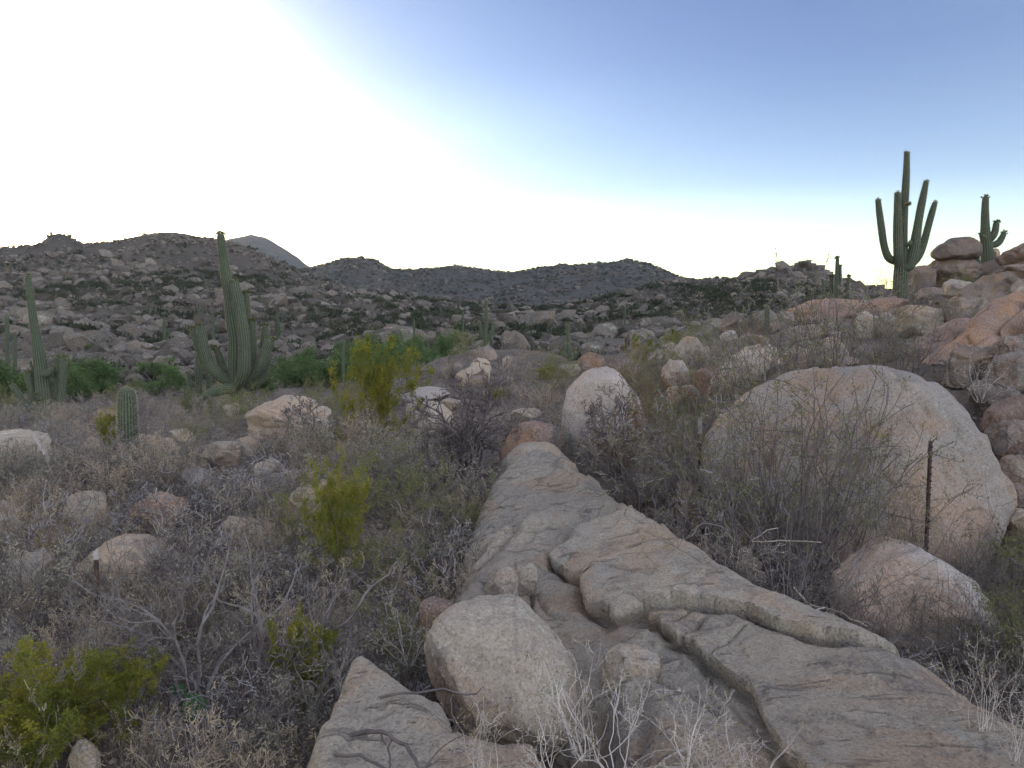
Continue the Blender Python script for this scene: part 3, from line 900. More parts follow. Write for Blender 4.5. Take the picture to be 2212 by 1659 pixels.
class Slab:
    def __init__(s, outline, inner, res, seed, edge=0.22, drop=0.16, depth=0.9, amp=0.02, wob=0.05):
        O = np.array([P(*q) for q in outline])
        s.f = tps(np.concatenate([O, np.array([P(*q) for q in inner])]) if inner else O)
        poly = O[:, :2]
        x0, y0 = poly.min(0) - 0.35
        x1, y1 = poly.max(0) + 0.35
        s.gx, s.gy = np.meshgrid(np.arange(x0, x1, res), np.arange(y0, y1, res))
        x, y = s.gx.ravel(), s.gy.ravel()
        p = xy0(x, y)
        s.wx = x + wob * noise3(p * 4, seed + 70) + 0.45 * wob * noise3(p * 10, seed + 71)
        s.wy = y + wob * noise3(p * 4, seed + 72) + 0.45 * wob * noise3(p * 10, seed + 73)
        sd = seg_dist(s.wx, s.wy, poly, True)
        ins = inside(s.wx, s.wy, poly)
        s.sd = np.where(ins, sd, -sd)
        z = s.f(x, y)
        lo, hi = O[:, 2].min() - 0.15, O[:, 2].max() + 0.25
        z = np.clip(z, lo, hi)
        t = np.clip(1 - s.sd / edge, 0, 1)
        z = z - drop * t ** 2.2
        z = z - np.where(s.sd < 0, -s.sd * 3.2, 0)
        z = z + amp * fbm(p * 2.2 + 0.3, 4, seed) + amp * 0.35 * fbm(p * 11, 4, seed + 5)
        s.z = z
        s.p = p
        s.x, s.y = x, y
        s.region = np.zeros(len(x), int)

    def sheets(s, ax, ay, pitch, h, seed, amt=0.7, sharp=0.16):
        """thin exfoliation layers whose broken edges run along wandering lines"""
        p = s.p
        t = (s.x * ax + s.y * ay) / pitch + amt * fbm(p * np.array([1.3, 1.3, 1]) / pitch * 0.25, 4, seed)
        fr = t - np.floor(t)
        gate = smooth01((noise3(p * 1.7 + 9.1, seed + 4) + 0.25) / 0.5)
        saw = np.where(fr < 1 - sharp, fr / (1 - sharp), (1 - fr) / sharp)
        s.z = s.z + h * gate * saw

    def chips(s, scale, h, seed, thr=0.25):
        """shallow spalled scars with crisp rims"""
        v = fbm(s.p * scale, 4, seed)
        s.z = s.z - h * smooth01((v - thr) / 0.035)

    def fissures(s, scale, depth, seed, width=0.06):
        v = np.abs(fbm(s.p * scale, 3, seed))
        g = smooth01((noise3(s.p * scale * 0.6 + 3.3, seed + 8) - 0.05) / 0.3)
        s.z = s.z - depth * g * np.clip(1 - v / width, 0, 1)

    def line(s, pix):
        return np.array([hit(s.f, a, b) for a, b in pix])

    def crack(s, pix, width, depth, sharp=1.4):
        d = seg_dist(s.wx, s.wy, s.line(pix))
        s.z -= depth * np.exp(-(d / width) ** sharp)

    def ridge(s, pix, width, h):
        d = seg_dist(s.wx, s.wy, s.line(pix))
        s.z += h * np.exp(-(d / width) ** 2)

    def step(s, pix, h, e=0.02, region=0, rim=0.0, under=0.0, over=0.0, taper=None):
        poly = s.line(pix)
        d = seg_dist(s.wx, s.wy, poly, True)
        i = inside(s.wx, s.wy, poly)
        sd = np.where(i, d, -d)
        hh = h if taper is None else h * (taper[2] + (1 - taper[2]) * smooth01((s.x - taper[0]) / (taper[1] - taper[0])))
        s.z += hh * smooth01((sd + e) / e) + rim * np.exp(-((sd - 0.05) / 0.05) ** 2) * (sd > 0)
        if under:
            s.z -= under * np.exp(-((sd + 0.03) / 0.05) ** 2) * (sd < 0)
        if over:        # the broken edge overhangs the groove below it
            gy_, gx_ = np.gradient(sd.reshape(s.gx.shape))
            gn = np.hypot(gx_, gy_) + 1e-9
            gx_, gy_ = (gx_ / gn).ravel(), (gy_ / gn).ravel()
            t = smooth01((sd + e) / e)
            out = over * t * np.exp(-(np.maximum(sd, 0) / 0.10) ** 2) - over * 0.6 * (1 - t) * np.exp(-(np.minimum(sd + e, 0) / 0.07) ** 2)
            s.x = s.x - gx_ * out
            s.y = s.y - gy_ * out
        if region:
            s.region[sd > -e * 1.2] = region
        return sd

    def build(s, name, mat, parts=None):
        keep = (s.sd > -0.33) & (s.sd > -9)
        nr, nc = s.gx.shape
        Fc = grid_faces(nr, nc)
        ok = keep[Fc].all(1)
        Fc = Fc[ok]
        reg = s.region[Fc].max(1)
        V = np.stack([s.x, s.y, s.z], 1)
        used = np.unique(Fc)
        org = np.array([V[used, 0].mean(), V[used, 1].mean(), V[used, 2].min()])
        root = None
        for r in range(reg.max() + 1):
            fr = Fc[reg == r]
            if not len(fr):
                continue
            u, inv = np.unique(fr, return_inverse=True)
            nm = name if r == 0 else parts[r][0]
            mt = mat if r == 0 else parts[r][1]
            me = mesh_np(nm, V[u] - org, inv.reshape(fr.shape), mt)
            ob = link(nm, me, root, None if root else org)
            if root is None:
                root = ob
        return root


# the long cracked whaleback rock in the foreground
wb_out = [(1150, 965, 9.1), (1190, 966, 9.0), (1240, 985, 8.6), (1290, 1020, 8.0), (1330, 1060, 7.4), (1380, 1110, 6.8), (1435, 1152, 6.3),
          (1500, 1190, 5.85), (1560, 1235, 5.4), (1640, 1285, 5.05), (1720, 1318, 4.8), (1800, 1350, 4.6), (1890, 1395, 4.35), (1990, 1440, 4.1),
          (2100, 1520, 3.8), (2212, 1590, 3.5), (2420, 1720, 3.05), (2300, 1860, 2.6), (1900, 1800, 2.7), (1640, 1720, 2.95), (1480, 1660, 3.2),
          (1400, 1600, 3.45), (1345, 1545, 3.7), (1325, 1480, 3.95), (1300, 1455, 4.1), (1240, 1440, 4.25), (1180, 1400, 4.5), (1110, 1370, 4.75),
          (1040, 1345, 4.95), (985, 1312, 5.2), (972, 1290, 5.4), (988, 1258, 5.65), (1006, 1222, 6.0), (1010, 1190, 6.4), (1022, 1140, 7.0),
          (1042, 1075, 7.8), (1075, 1020, 8.5), (1115, 985, 8.9)]
wb_in = [(1190, 1010, 8.5), (1230, 1060, 7.75), (1160, 1080, 7.55), (1290, 1105, 6.95), (1130, 1150, 6.7), (1330, 1150, 6.4), (1200, 1200, 6.05),
         (1300, 1200, 5.95), (1420, 1230, 5.55), (1100, 1230, 5.8), (1500, 1280, 5.05), (1150, 1300, 5.25), (1350, 1290, 5.1), (1650, 1340, 4.65),
         (1500, 1400, 4.35), (1750, 1440, 4.1), (1900, 1500, 3.82), (1650, 1500, 3.85), (1800, 1600, 3.42), (2050, 1560, 3.55), (1450, 1480, 4.0),
         (2000, 1659, 3.18), (1600, 1600, 3.45)]
wb = Slab(wb_out, wb_in, 0.010, 3, edge=0.20, drop=0.10, amp=0.012, wob=0.022)
hump = smooth01((wb.y - 5.9) / 0.6)
z0_ = wb.z.copy()
wb.sheets(-0.9, 0.42, 0.16, 0.024, 401, 0.5, 0.25)
wb.sheets(-0.8, 0.6, 0.55, 0.035, 402, 0.6, 0.12)
wb.z = z0_ + (wb.z - z0_) * (0.12 + 0.88 * hump)
wb.chips(1.5, 0.018, 403, 0.22)
wb.chips(3.6, 0.010, 404, 0.26)
wb.chips(9.0, 0.004, 406, 0.3)
# orange roll of rock and slanting seams across the far hump
wb.ridge([(1075, 1182), (1160, 1140), (1235, 1112), (1300, 1106), (1345, 1112)], 0.16, 0.085)
wb.crack([(985, 1265), (1060, 1205), (1110, 1175), (1190, 1150), (1260, 1132), (1340, 1135)], 0.028, 0.07)
wb.crack([(1010, 1205), (1060, 1190), (1105, 1172), (1115, 1160)], 0.03, 0.06)
wb.step([(1010, 1190), (1040, 1100), (1100, 1150), (1105, 1175), (1060, 1195)], 0.03, 0.03)
for k in range(16):        # thin flaking seams that run slantwise over the hump
    yy = 1000 + k * 11
    x0_ = 1060 + 40 * math.sin(k * 1.9) - k * 1.0
    L_ = 90 + 60 * math.sin(k * 2.7)
    wb.crack([(x0_, yy + 22), (x0_ + L_ * .5, yy + 8), (x0_ + L_, yy - 8)], 0.014, 0.022, 1.2)
# broken hollow behind the front boulder, its blocks and seams
wb.step([(1205, 1203), (1268, 1245), (1262, 1290), (1300, 1330), (1340, 1420), (1300, 1500), (1180, 1430), (1120, 1340), (1150, 1240)], -0.05, 0.10)
wb.crack([(1150, 1240), (1152, 1290), (1140, 1320), (1170, 1345), (1205, 1330)], 0.022, 0.08)
wb.crack([(1052, 1255), (1075, 1290), (1090, 1312)], 0.03, 0.10)
wb.crack([(1115, 1215), (1140, 1235), (1152, 1250)], 0.025, 0.06)
wb.crack([(1165, 1260), (1185, 1300), (1230, 1320)], 0.018, 0.04)
# lower lip with its broken edge, then the thick upper sheet
lip = [(1408, 1337), (1430, 1350), (1448, 1369), (1482, 1393), (1518, 1419), (1552, 1446), (1585, 1469), (1622, 1499), (1660, 1560), (1720, 1659),
       (1800, 1740), (2150, 1760), (2350, 1700), (2250, 1620), (2120, 1530), (2030, 1480), (1966, 1449), (1928, 1462), (1850, 1458), (1760, 1436), (1709, 1422),
       (1651, 1393), (1571, 1358), (1475, 1343)]
wb.step(lip, 0.075, 0.022, 2, rim=0.008, under=0.035, over=0.04)
up = [(1205, 1199), (1222, 1216), (1235, 1229), (1272, 1239), (1268, 1262), (1270, 1278), (1285, 1303), (1335, 1326), (1385, 1313), (1452, 1313),
      (1552, 1319), (1624, 1340), (1688, 1377), (1752, 1401), (1848, 1417), (1933, 1412), (1987, 1430), (2060, 1470), (2130, 1525), (2230, 1590), (2100, 1480), (1995, 1425),
      (1890, 1370), (1800, 1325), (1720, 1292), (1640, 1258), (1560, 1205), (1500, 1160), (1440, 1125), (1370, 1140), (1300, 1145), (1250, 1160)]
wb.step(up, 0.125, 0.022, 1, rim=0.008, under=0.07, over=0.05, taper=(0.45, 1.1, 0.5))
wb.crack([(1275, 1243), (1305, 1238), (1345, 1252), (1375, 1262)], 0.016, 0.09)
wb.crack([(1300, 1290), (1345, 1300), (1382, 1318)], 0.011, 0.035)
wb.crack([(1482, 1393), (1510, 1375), (1520, 1355)], 0.012, 0.05)
wb.crack([(1448, 1369), (1475, 1358), (1490, 1345)], 0.012, 0.04)
wb.crack([(1540, 1440), (1580, 1410), (1600, 1380)], 0.010, 0.025)
# dark open joint between the lower block and the slab
wb.crack([(1380, 1480), (1395, 1530), (1380, 1590), (1395, 1659)], 0.04, 0.07)
wb.crack([(1322, 1418), (1360, 1432), (1400, 1448), (1450, 1475), (1510, 1505), (1560, 1540)], 0.016, 0.08)
wb.ridge([(1340, 1400), (1390, 1390)], 0.09, 0.05)
wb.crack([(1500, 1420), (1540, 1465), (1600, 1530), (1650, 1600)], 0.02, 0.03)
wb.ridge([(1910, 1475), (1880, 1500)], 0.16, 0.05)
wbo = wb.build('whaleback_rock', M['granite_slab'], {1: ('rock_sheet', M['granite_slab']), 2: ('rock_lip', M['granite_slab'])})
tag(wbo, 'long cracked whaleback rock with a split upper sheet running away from the bottom corner', 'rock')

# peaked rock on the bottom edge
pk_out = [(778, 1404, 4.0), (800, 1408, 3.98), (840, 1428, 3.9), (885, 1452, 3.8), (940, 1482, 3.68), (1000, 1536, 3.5), (1070, 1570, 3.4), (1150, 1580, 3.36),
          (1205, 1622, 3.22), (1262, 1670, 3.05), (1300, 1760, 2.8), (1000, 1840, 2.6), (760, 1800, 2.7), (672, 1690, 3.0), (690, 1600, 3.2), (700, 1560, 3.32), (735, 1475, 3.65), (758, 1428, 3.85)]
pk_in = [(800, 1450, 3.85), (780, 1520, 3.62), (860, 1520, 3.58), (900, 1600, 3.33), (1050, 1620, 3.23), (800, 1640, 3.2), (1100, 1659, 3.1)]
pk = Slab(pk_out, pk_in, 0.014, 12, edge=0.16, drop=0.08, amp=0.02, wob=0.04)
pk.sheets(0.6, 0.8, 0.22, 0.02, 411, 0.8, 0.2)
pk.chips(2.4, 0.014, 412, 0.2)
pk.fissures(1.5, 0.04, 413, 0.05)
pk.crack([(735, 1600), (800, 1560), (870, 1545)], 0.012, 0.02)
pk.crack([(900, 1659), (960, 1620), (1050, 1600), (1120, 1606)], 0.010, 0.018)
pk.ridge([(780, 1415), (810, 1470), (830, 1540)], 0.13, 0.05)
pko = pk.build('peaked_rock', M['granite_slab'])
tag(pko, 'peaked pinkish rock at the bottom edge under bare dark branches', 'rock')

# front boulder with a pale lichen cap
fb = [(917, 1385), (920, 1365), (935, 1345), (958, 1325), (985, 1303), (1020, 1294), (1060, 1291), (1095, 1296), (1125, 1308), (1145, 1330), (1165, 1352),
      (1190, 1372), (1215, 1400), (1238, 1440), (1252, 1500), (1262, 1560), (1250, 1620), (1150, 1640), (1060, 1635), (1010, 1600), (975, 1540), (945, 1490), (922, 1430)]
o = blob('boulder', fb, 4.35, 0.95, M['granite'], 6, 0.07, 4, 3, pw=0.55, fine=0.012, planes=[((-0.25, -1, 0.55), 0.72), ((0.1, -0.5, 1), 0.80), ((-0.8, -0.6, -0.1), 0.80), ((0.75, -0.8, 0.25), 0.78), ((0, -0.8, -0.7), 0.75)], cracks=[([(1148, 1325), (1152, 1370), (1150, 1420)], 2.5, 0.02), ([(985, 1420), (1040, 1450), (1080, 1440)], 4, 0.012)])
tag(o, 'rounded front boulder with a pale lichen top and dark stained face', 'boulder', 'boulders on the near slopes')
bd = [(1528, 987), (1541, 950), (1593, 899), (1659, 833), (1705, 809), (1754, 803), (1797, 798), (1827, 790), (1876, 791), (1932, 793), (1988, 806), (2036, 833), (2082, 891), (2114, 939), (2134, 998), (2142, 1060), (2146, 1130), (2143, 1200), (2137, 1270), (2069, 1300), (1894, 1310), (1706, 1300), (1572, 1270), (1538, 1180), (1529, 1080)]
o = blob('boulder', bd, 8.2, 0.8, M['granite_pale'], 6, 0.075, 23, 4, pw=0.5, fine=0.006, planes=[((-0.25, -1, 0.30), 0.80), ((0.45, -1, 0.25), 0.82), ((-1, -0.5, 0.35), 0.9)], cracks=[([(1990, 800), (2040, 860), (2068, 930), (2082, 1010), (2086, 1090)], 5, 0.045), ([(1930, 812), (1985, 868), (2012, 905)], 4, 0.03), ([(1600, 905), (1640, 950), (1650, 1010)], 5, 0.03)])
tag(o, 'huge half-dome boulder, pale tan, standing behind the tangle of bare twigs', 'boulder', 'boulders on the near slopes')
lb = [(1838, 1195), (1870, 1178), (1902, 1166), (1944, 1166), (2008, 1195), (2062, 1227), (2110, 1265), (2136, 1313), (2163, 1366), (2166, 1415), (2130, 1450), (2050, 1480),
      (1960, 1470), (1880, 1420), (1830, 1370), (1800, 1300), (1810, 1240)]
o = blob('boulder', lb, 5.9, 0.8, M['granite_pale'], 5, 0.05, 31, 4, pw=0.65, fine=0.008, planes=[((-0.3, -0.8, 0.7), 0.8)])
tag(o, 'smooth grey-green boulder just below the huge half-dome boulder', 'boulder', 'boulders on the near slopes')
eg = [(1216, 967), (1215, 920), (1217, 874), (1224, 845), (1253, 813), (1272, 794), (1299, 787), (1320, 793), (1341, 808), (1357, 828), (1379, 861), (1390, 890),
      (1395, 940), (1385, 985), (1300, 1005), (1240, 1000)]
o = blob('boulder', eg, 11.5, 0.9, M['granite_pale'], 5, 0.05, 37, 4, pw=0.7, fine=0.008, planes=[((-0.5, -1, 0.2), 0.82)])
tag(o, 'upright egg-shaped boulder with a white cap beyond the whaleback rock', 'boulder', 'boulders on the near slopes')
rd = [(1078, 975), (1095, 945), (1125, 913), (1147, 910), (1181, 914), (1213, 927), (1222, 970), (1210, 1010), (1150, 1020), (1090, 1010)]
o = blob('boulder', rd, 10.4, 0.9, M['granite_red'], 5, 0.05, 41, 4)
tag(o, 'reddish angular boulder at the far end of the whaleback rock', 'boulder', 'boulders on the near slopes')
tn = [(1068, 1030), (1085, 995), (1105, 972), (1131, 957), (1160, 955), (1195, 960), (1220, 985), (1230, 1040), (1150, 1070), (1080, 1065)]
o = blob('boulder', tn, 9.5, 0.9, M['granite'], 5, 0.06, 43, 4)
tag(o, 'low tan boulder wedged between the whaleback rock and the reddish boulder', 'boulder', 'boulders on the near slopes')
br = [(2013, 548), (2022, 538), (2045, 523), (2075, 514), (2100, 514), (2115, 524), (2118, 545), (2112, 558), (2085, 560), (2050, 560), (2035, 563), (2020, 560)]
o = blob('boulder', br, 28, 0.8, M['granite_dark'], 5, 0.05, 47, 3)
tag(o, 'balanced boulder jutting out over a gap on the skyline', 'boulder', 'boulders on the near slopes')
r1 = [(1964, 782), (1985, 745), (2035, 708), (2088, 684), (2130, 686), (2150, 720), (2120, 780), (2060, 830), (1990, 830)]
o = blob('boulder', r1, 13.6, 0.7, M['granite_red'], 6, 0.085, 61, 8, pw=0.5, cracks=[([(2120, 690), (2075, 735), (2050, 775), (2000, 800)], 7, 0.10), ([(2000, 740), (2060, 730), (2100, 740)], 5, 0.06)], planes=[((-0.5, -0.5, 0.8), 0.75), ((0.2, -1, 0.1), 0.8)])
tag(o, 'reddish sloping ledge just uphill of the half-dome boulder', 'boulder', 'boulders on the near slopes')
r2 = [(1990, 812), (2010, 775), (2070, 742), (2110, 712), (2150, 672), (2200, 642), (2260, 618), (2360, 600), (2400, 700), (2360, 860), (2200, 880), (2080, 870), (2020, 850)]
o = blob('boulder', r2, 11.9, 0.55, M['granite_red'], 6, 0.085, 63, 10, pw=0.5, planes=[((-0.55, -0.6, 0.8), 0.66), ((-0.2, -1, -0.25), 0.7), ((0.3, -1, 0.3), 0.8)], cracks=[([(2240, 632), (2150, 700), (2085, 752), (2005, 805)], 7, 0.11), ([(2212, 705), (2160, 722), (2128, 765), (2060, 815)], 9, 0.14), ([(2150, 722), (2168, 770), (2140, 820)], 7, 0.12), ([(2080, 720), (2110, 790), (2100, 850)], 5, 0.06)])
tag(o, 'large orange-brown slab climbing to the frame edge above the half-dome boulder', 'boulder', 'boulders on the near slopes')
sl = [(155, 1262), (165, 1230), (195, 1195), (225, 1170), (265, 1157), (300, 1158), (340, 1175), (375, 1200), (395, 1235), (400, 1280), (380, 1320), (280, 1340), (180, 1320)]
o = blob('boulder', sl, 7.6, 0.9, M['granite'], 5, 0.04, 53, 2)
tag(o, 'smooth half-buried grey boulder behind the rusty post in the grey brush', 'boulder', 'boulders on the near slopes')

# blocks wedged into the whaleback
boulder(1046, 1122, 1222, 1310, 5.05, 'granite_face', depth=0.8, float_=True, label='grey block wedged in the broken hollow of the whaleback rock', level=4)
boulder(1110, 1164, 1214, 1290, 5.1, 'granite_face', depth=0.8, float_=True, blocky=3, facets=7, label='small angular block beside the seam in the whaleback hollow')
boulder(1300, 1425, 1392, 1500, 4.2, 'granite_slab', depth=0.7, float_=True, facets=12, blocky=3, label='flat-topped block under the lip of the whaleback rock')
boulder(905, 985, 1292, 1340, 5.3, 'granite_red', depth=0.8, label='low pink rock behind the front boulder at the brush edge')

TONE = {'granite': 'grey', 'granite_pale': 'pale tan', 'granite_red': 'reddish', 'granite_dark': 'dark'}
for (x0, x1, y0, y1, Y, mat, kw) in NEAR:
    asp = (x1 - x0) / (y1 - y0)
    kind = 'flat' if asp > 2.2 else 'upright' if asp < 0.85 else 'angular' if kw.get('facets', 9) < 9 or kw.get('blocky', 2) > 2.7 else 'rounded'
    lv = 5 if (x1 - x0) > 60 else 4
    boulder(x0, x1, y0, y1, Y, mat, level=lv, base=f'{TONE[mat]} {kind} boulder', **kw)

# ------------------------------------------------------------------ boulders strewn over the opposite hillside
def crest(px):
    """height in the picture of the near rise that hides what lies low behind it"""
    return np.interp(px, [0, 640, 1000, 1100, 1250, 1450, 1550, 1700, 1870, 1950, 2050, 2212], [850, 845, 800, 790, 770, 740, 690, 660, 640, 620, 590, 560])


HT = [rock_shape(900 + i, 3, RNG.uniform(2.2, 3.4), 10, 0.10, (0.5, 0.9)) for i in range(14)]
HM = [rock_shape(920 + i, 2, RNG.uniform(2.2, 3.4), 9, 0.10, (0.5, 0.9)) for i in range(14)]
HL = [rock_shape(940 + i, 1, RNG.uniform(2.2, 3.4), 6, 0.10, (0.55, 0.9)) for i in range(14)]
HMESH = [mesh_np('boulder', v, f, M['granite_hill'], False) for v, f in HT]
n = 68000
hu = RNG.uniform(-0.74, 0.74, n)
hy = np.sqrt(RNG.uniform(64.0 ** 2, 318.0 ** 2, n))
hx = hu * hy
dens = fbm(xy0(hx, hy) / 21.0, 3, 77)
ppx = 1106 + F * hu
rocky = -0.1 + dens * 0.9 + np.where(hy < 110, 0.45, 0.0) + 0.6 * np.exp(-((ppx - 1710) / 140) ** 2) - 0.15 * (hy > 210)
keep = RNG.uniform(0, 1, n) < np.clip(0.5 + rocky, 0.08, 1.0)
hx, hy, ppx, dens = hx[keep], hy[keep], ppx[keep], dens[keep]
hs = np.exp(RNG.normal(-0.85, 0.50, len(hx))) * (1 + 0.6 * np.clip(dens, 0, 1)) * np.where(hy < 110, 1.0, 1.0)
hs = np.clip(hs, 0.18, np.where(hy > 255, 0.6, 1.9))
# hand-placed large outcrops: px, py of the middle, width in pixels, distance
BIG = [(235, 775, 60, 84), (300, 752, 70, 86), (335, 742, 48, 88), (268, 790, 52, 82), (310, 800, 60, 80), (370, 790, 44, 82), (395, 768, 50, 86), (215, 805, 46, 80), (250, 815, 55, 78),
       (175, 760, 44, 86), (150, 790, 60, 80), (330, 770, 40, 84), (90, 720, 60, 95), (60, 745, 64, 92), (120, 742, 50, 90), (20, 770, 70, 84), (40, 800, 60, 80), (400, 742, 44, 90), (360, 720, 46, 96),
       (640, 720, 48, 95), (690, 700, 50, 100), (720, 695, 44, 102), (665, 735, 52, 92), (610, 745, 56, 90), (700, 730, 46, 93), (1158, 682, 92, 135), (1120, 690, 40, 130), (1195, 694, 38, 130),
       (1255, 680, 44, 138), (1230, 690, 34, 134), (900, 748, 38, 92), (880, 735, 34, 95), (815, 745, 40, 92), (560, 760, 54, 86), (600, 775, 44, 82), (1090, 700, 34, 120), (1040, 712, 36, 112),
       (630, 775, 40, 80), (700, 765, 44, 84), (740, 745, 36, 90), (60, 690, 44, 105), (180, 700, 44, 104), (260, 705, 46, 104), (470, 765, 44, 84), (435, 800, 40, 78), (270, 840, 38, 72), (230, 838, 34, 72),
       (1690, 600, 46, 205), (1730, 596, 52, 205), (1650, 612, 42, 205), (1770, 606, 40, 205), (1625, 622, 34, 205), (1700, 630, 36, 195), (1755, 636, 40, 195), (1660, 640, 34, 195)]
bp = np.array([P(a, b, d) for a, b, w, d in BIG])
bs = np.array([w * 0.40 * d / F for a, b, w, d in BIG])
hx = np.concatenate([hx, bp[:, 0]])
hy = np.concatenate([hy, bp[:, 1]])
hs = np.concatenate([hs, bs])
hz = ground(hx, hy)
hpx, hpy, hd = proj(np.stack([hx, hy, hz + 0.3 * hs], 1))
wid = hs / hd * F
vis = (hpx > -40) & (hpx < 2252) & (hpy < crest(hpx) + wid)
hx, hy, hz, hs, hpx, hpy, wid = (a[vis] for a in (hx, hy, hz, hs, hpx, hpy, wid))
order = np.argsort(-wid)
nb = len(hx)
hrot = RNG.uniform(0, 6.28, nb)
hti = RNG.integers(0, 14, nb)
hsc = np.stack([hs * RNG.uniform(0.8, 1.25, nb), hs * RNG.uniform(0.8, 1.2, nb), hs * RNG.uniform(0.55, 0.95, nb)], 1)
N_IND = 195
for i in order[:N_IND]:
    o = link('boulder', HMESH[hti[i]], None, (hx[i], hy[i], hz[i] + hsc[i, 2] * 0.35))
    o.rotation_euler = (RNG.uniform(-0.35, 0.35), RNG.uniform(-0.35, 0.35), hrot[i])
    o.scale = hsc[i]
    flat = 'flattish' if hsc[i, 2] / hsc[i, 0] < 0.65 else 'blocky' if hti[i] % 2 else 'rounded'
    big = 'large' if wid[i] > 24 else 'mid-sized' if wid[i] > 18 else 'smaller'
    auto(o, f'{big} {flat} hillside boulder', 'boulder', 'boulders on the far slope', hpx[i], hpy[i])


def scatter_mesh(name, shapes, idx, pos, rot, sc, tone, mat, smooth=True, tilt=None):
    """many small copies of a few shapes joined into one mesh"""
    Vs, Fs, Ts, off = [], [], [], 0
    for k, (V, Fc) in enumerate(shapes):
        m = np.where(idx == k)[0]
        if not len(m):
            continue
        c, s = np.cos(rot[m])[:, None], np.sin(rot[m])[:, None]
        x = V[None, :, 0] * sc[m, 0:1]
        y = V[None, :, 1] * sc[m, 1:2]
        z = V[None, :, 2] * sc[m, 2:3]
        if tilt is not None:
            z = z + x * tilt[m][:, None]
        Q = np.stack([x * c - y * s + pos[m, 0:1], x * s + y * c + pos[m, 1:2], z + pos[m, 2:3]], 2)
        Vs.append(Q.reshape(-1, 3))
        Fs.append((Fc[None] + (off + np.arange(len(m)) * len(V))[:, None, None]).reshape(-1, Fc.shape[1]))
        Ts.append(np.repeat(tone[m], len(V)))
        off += len(m) * len(V)
    me = mesh_np(name, np.concatenate(Vs), np.concatenate(Fs), mat, smooth, {'tone': np.concatenate(Ts)})
    return link(name, me)


r = order[N_IND:]
hti = np.where(hy > 98, hti + 14, hti)
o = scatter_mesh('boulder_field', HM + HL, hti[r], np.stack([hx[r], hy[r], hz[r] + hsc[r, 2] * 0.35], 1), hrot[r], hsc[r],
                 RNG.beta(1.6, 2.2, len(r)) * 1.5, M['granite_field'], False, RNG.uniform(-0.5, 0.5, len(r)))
tag(o, 'countless smaller grey boulders strewn over the far slope', 'boulders', None, 'stuff')

# scattered scree on the hills farther off
n = 9000
fu = RNG.uniform(-0.7, 0.7, n)
fy = np.sqrt(RNG.uniform(330.0 ** 2, 660.0 ** 2, n))
fx = fu * fy
fs = np.clip(np.exp(RNG.normal(-0.35, 0.45, n)), 0.35, 1.6)
fz = ground(fx, fy)
HX = [ico(1)]
HXs = [rock_shape(960 + i, 1, 2.6, 6, 0.12, (0.5, 0.9)) for i in range(6)]
fp = np.stack([fx, fy, fz + 0.3 * fs], 1)
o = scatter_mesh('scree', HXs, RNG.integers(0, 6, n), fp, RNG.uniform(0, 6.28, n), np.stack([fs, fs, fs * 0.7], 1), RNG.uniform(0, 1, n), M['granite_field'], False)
tag(o, 'pale scree and boulders peppering the distant ridge', 'scree', None, 'stuff')


# ------------------------------------------------------------------ plants: branch and leaf builders
def tubes(segs, sides=3):
    S = np.array([(*q[0], *q[1]) for q in segs])
    r0 = np.array([s[2] for s in segs])
    r1 = np.array([s[3] for s in segs])
    a, b = S[:, :3], S[:, 3:]
    d = b - a
    d /= np.linalg.norm(d, axis=1)[:, None] + 1e-9
    ref = np.where(np.abs(d[:, 2:3]) > 0.8, np.array([[1.0, 0, 0]]), np.array([[0, 0, 1.0]]))
    u = np.cross(d, ref)
    u /= np.linalg.norm(u, axis=1)[:, None] + 1e-9
    v = np.cross(d, u)
    n = len(S)
    V = np.zeros((n, 2 * sides, 3))
    for k in range(sides):
        ang = 2 * math.pi * k / sides
        w = u * math.cos(ang) + v * math.sin(ang)
        V[:, k] = a + w * r0[:, None]
        V[:, sides + k] = b + w * r1[:, None]
    base = (np.arange(n) * 2 * sides)[:, None]
    Fs = []
    for k in range(sides):
        k2 = (k + 1) % sides
        Fs.append(base + np.array([[k, k2, sides + k2, sides + k]]))
    return V.reshape(-1, 3), np.concatenate(Fs)


def leaves(c, d, L, Wd, rng):
    """diamond leaves: centre, direction, length, width"""
    n = len(c)
    d = d / (np.linalg.norm(d, axis=1)[:, None] + 1e-9)
    q = rng.normal(size=(n, 3))
    s = np.cross(d, q)
    s /= np.linalg.norm(s, axis=1)[:, None] + 1e-9
    up = np.cross(d, s) * (L * 0.12)[:, None]
    V = np.stack([c, c + d * (L * 0.5)[:, None] + s * (Wd * 0.5)[:, None] + up, c + d * L[:, None], c + d * (L * 0.5)[:, None] - s * (Wd * 0.5)[:, None] + up], 1)
    Fc = (np.arange(n) * 4)[:, None] + np.array([[0, 1, 2, 3]])
    return V.reshape(-1, 3), Fc




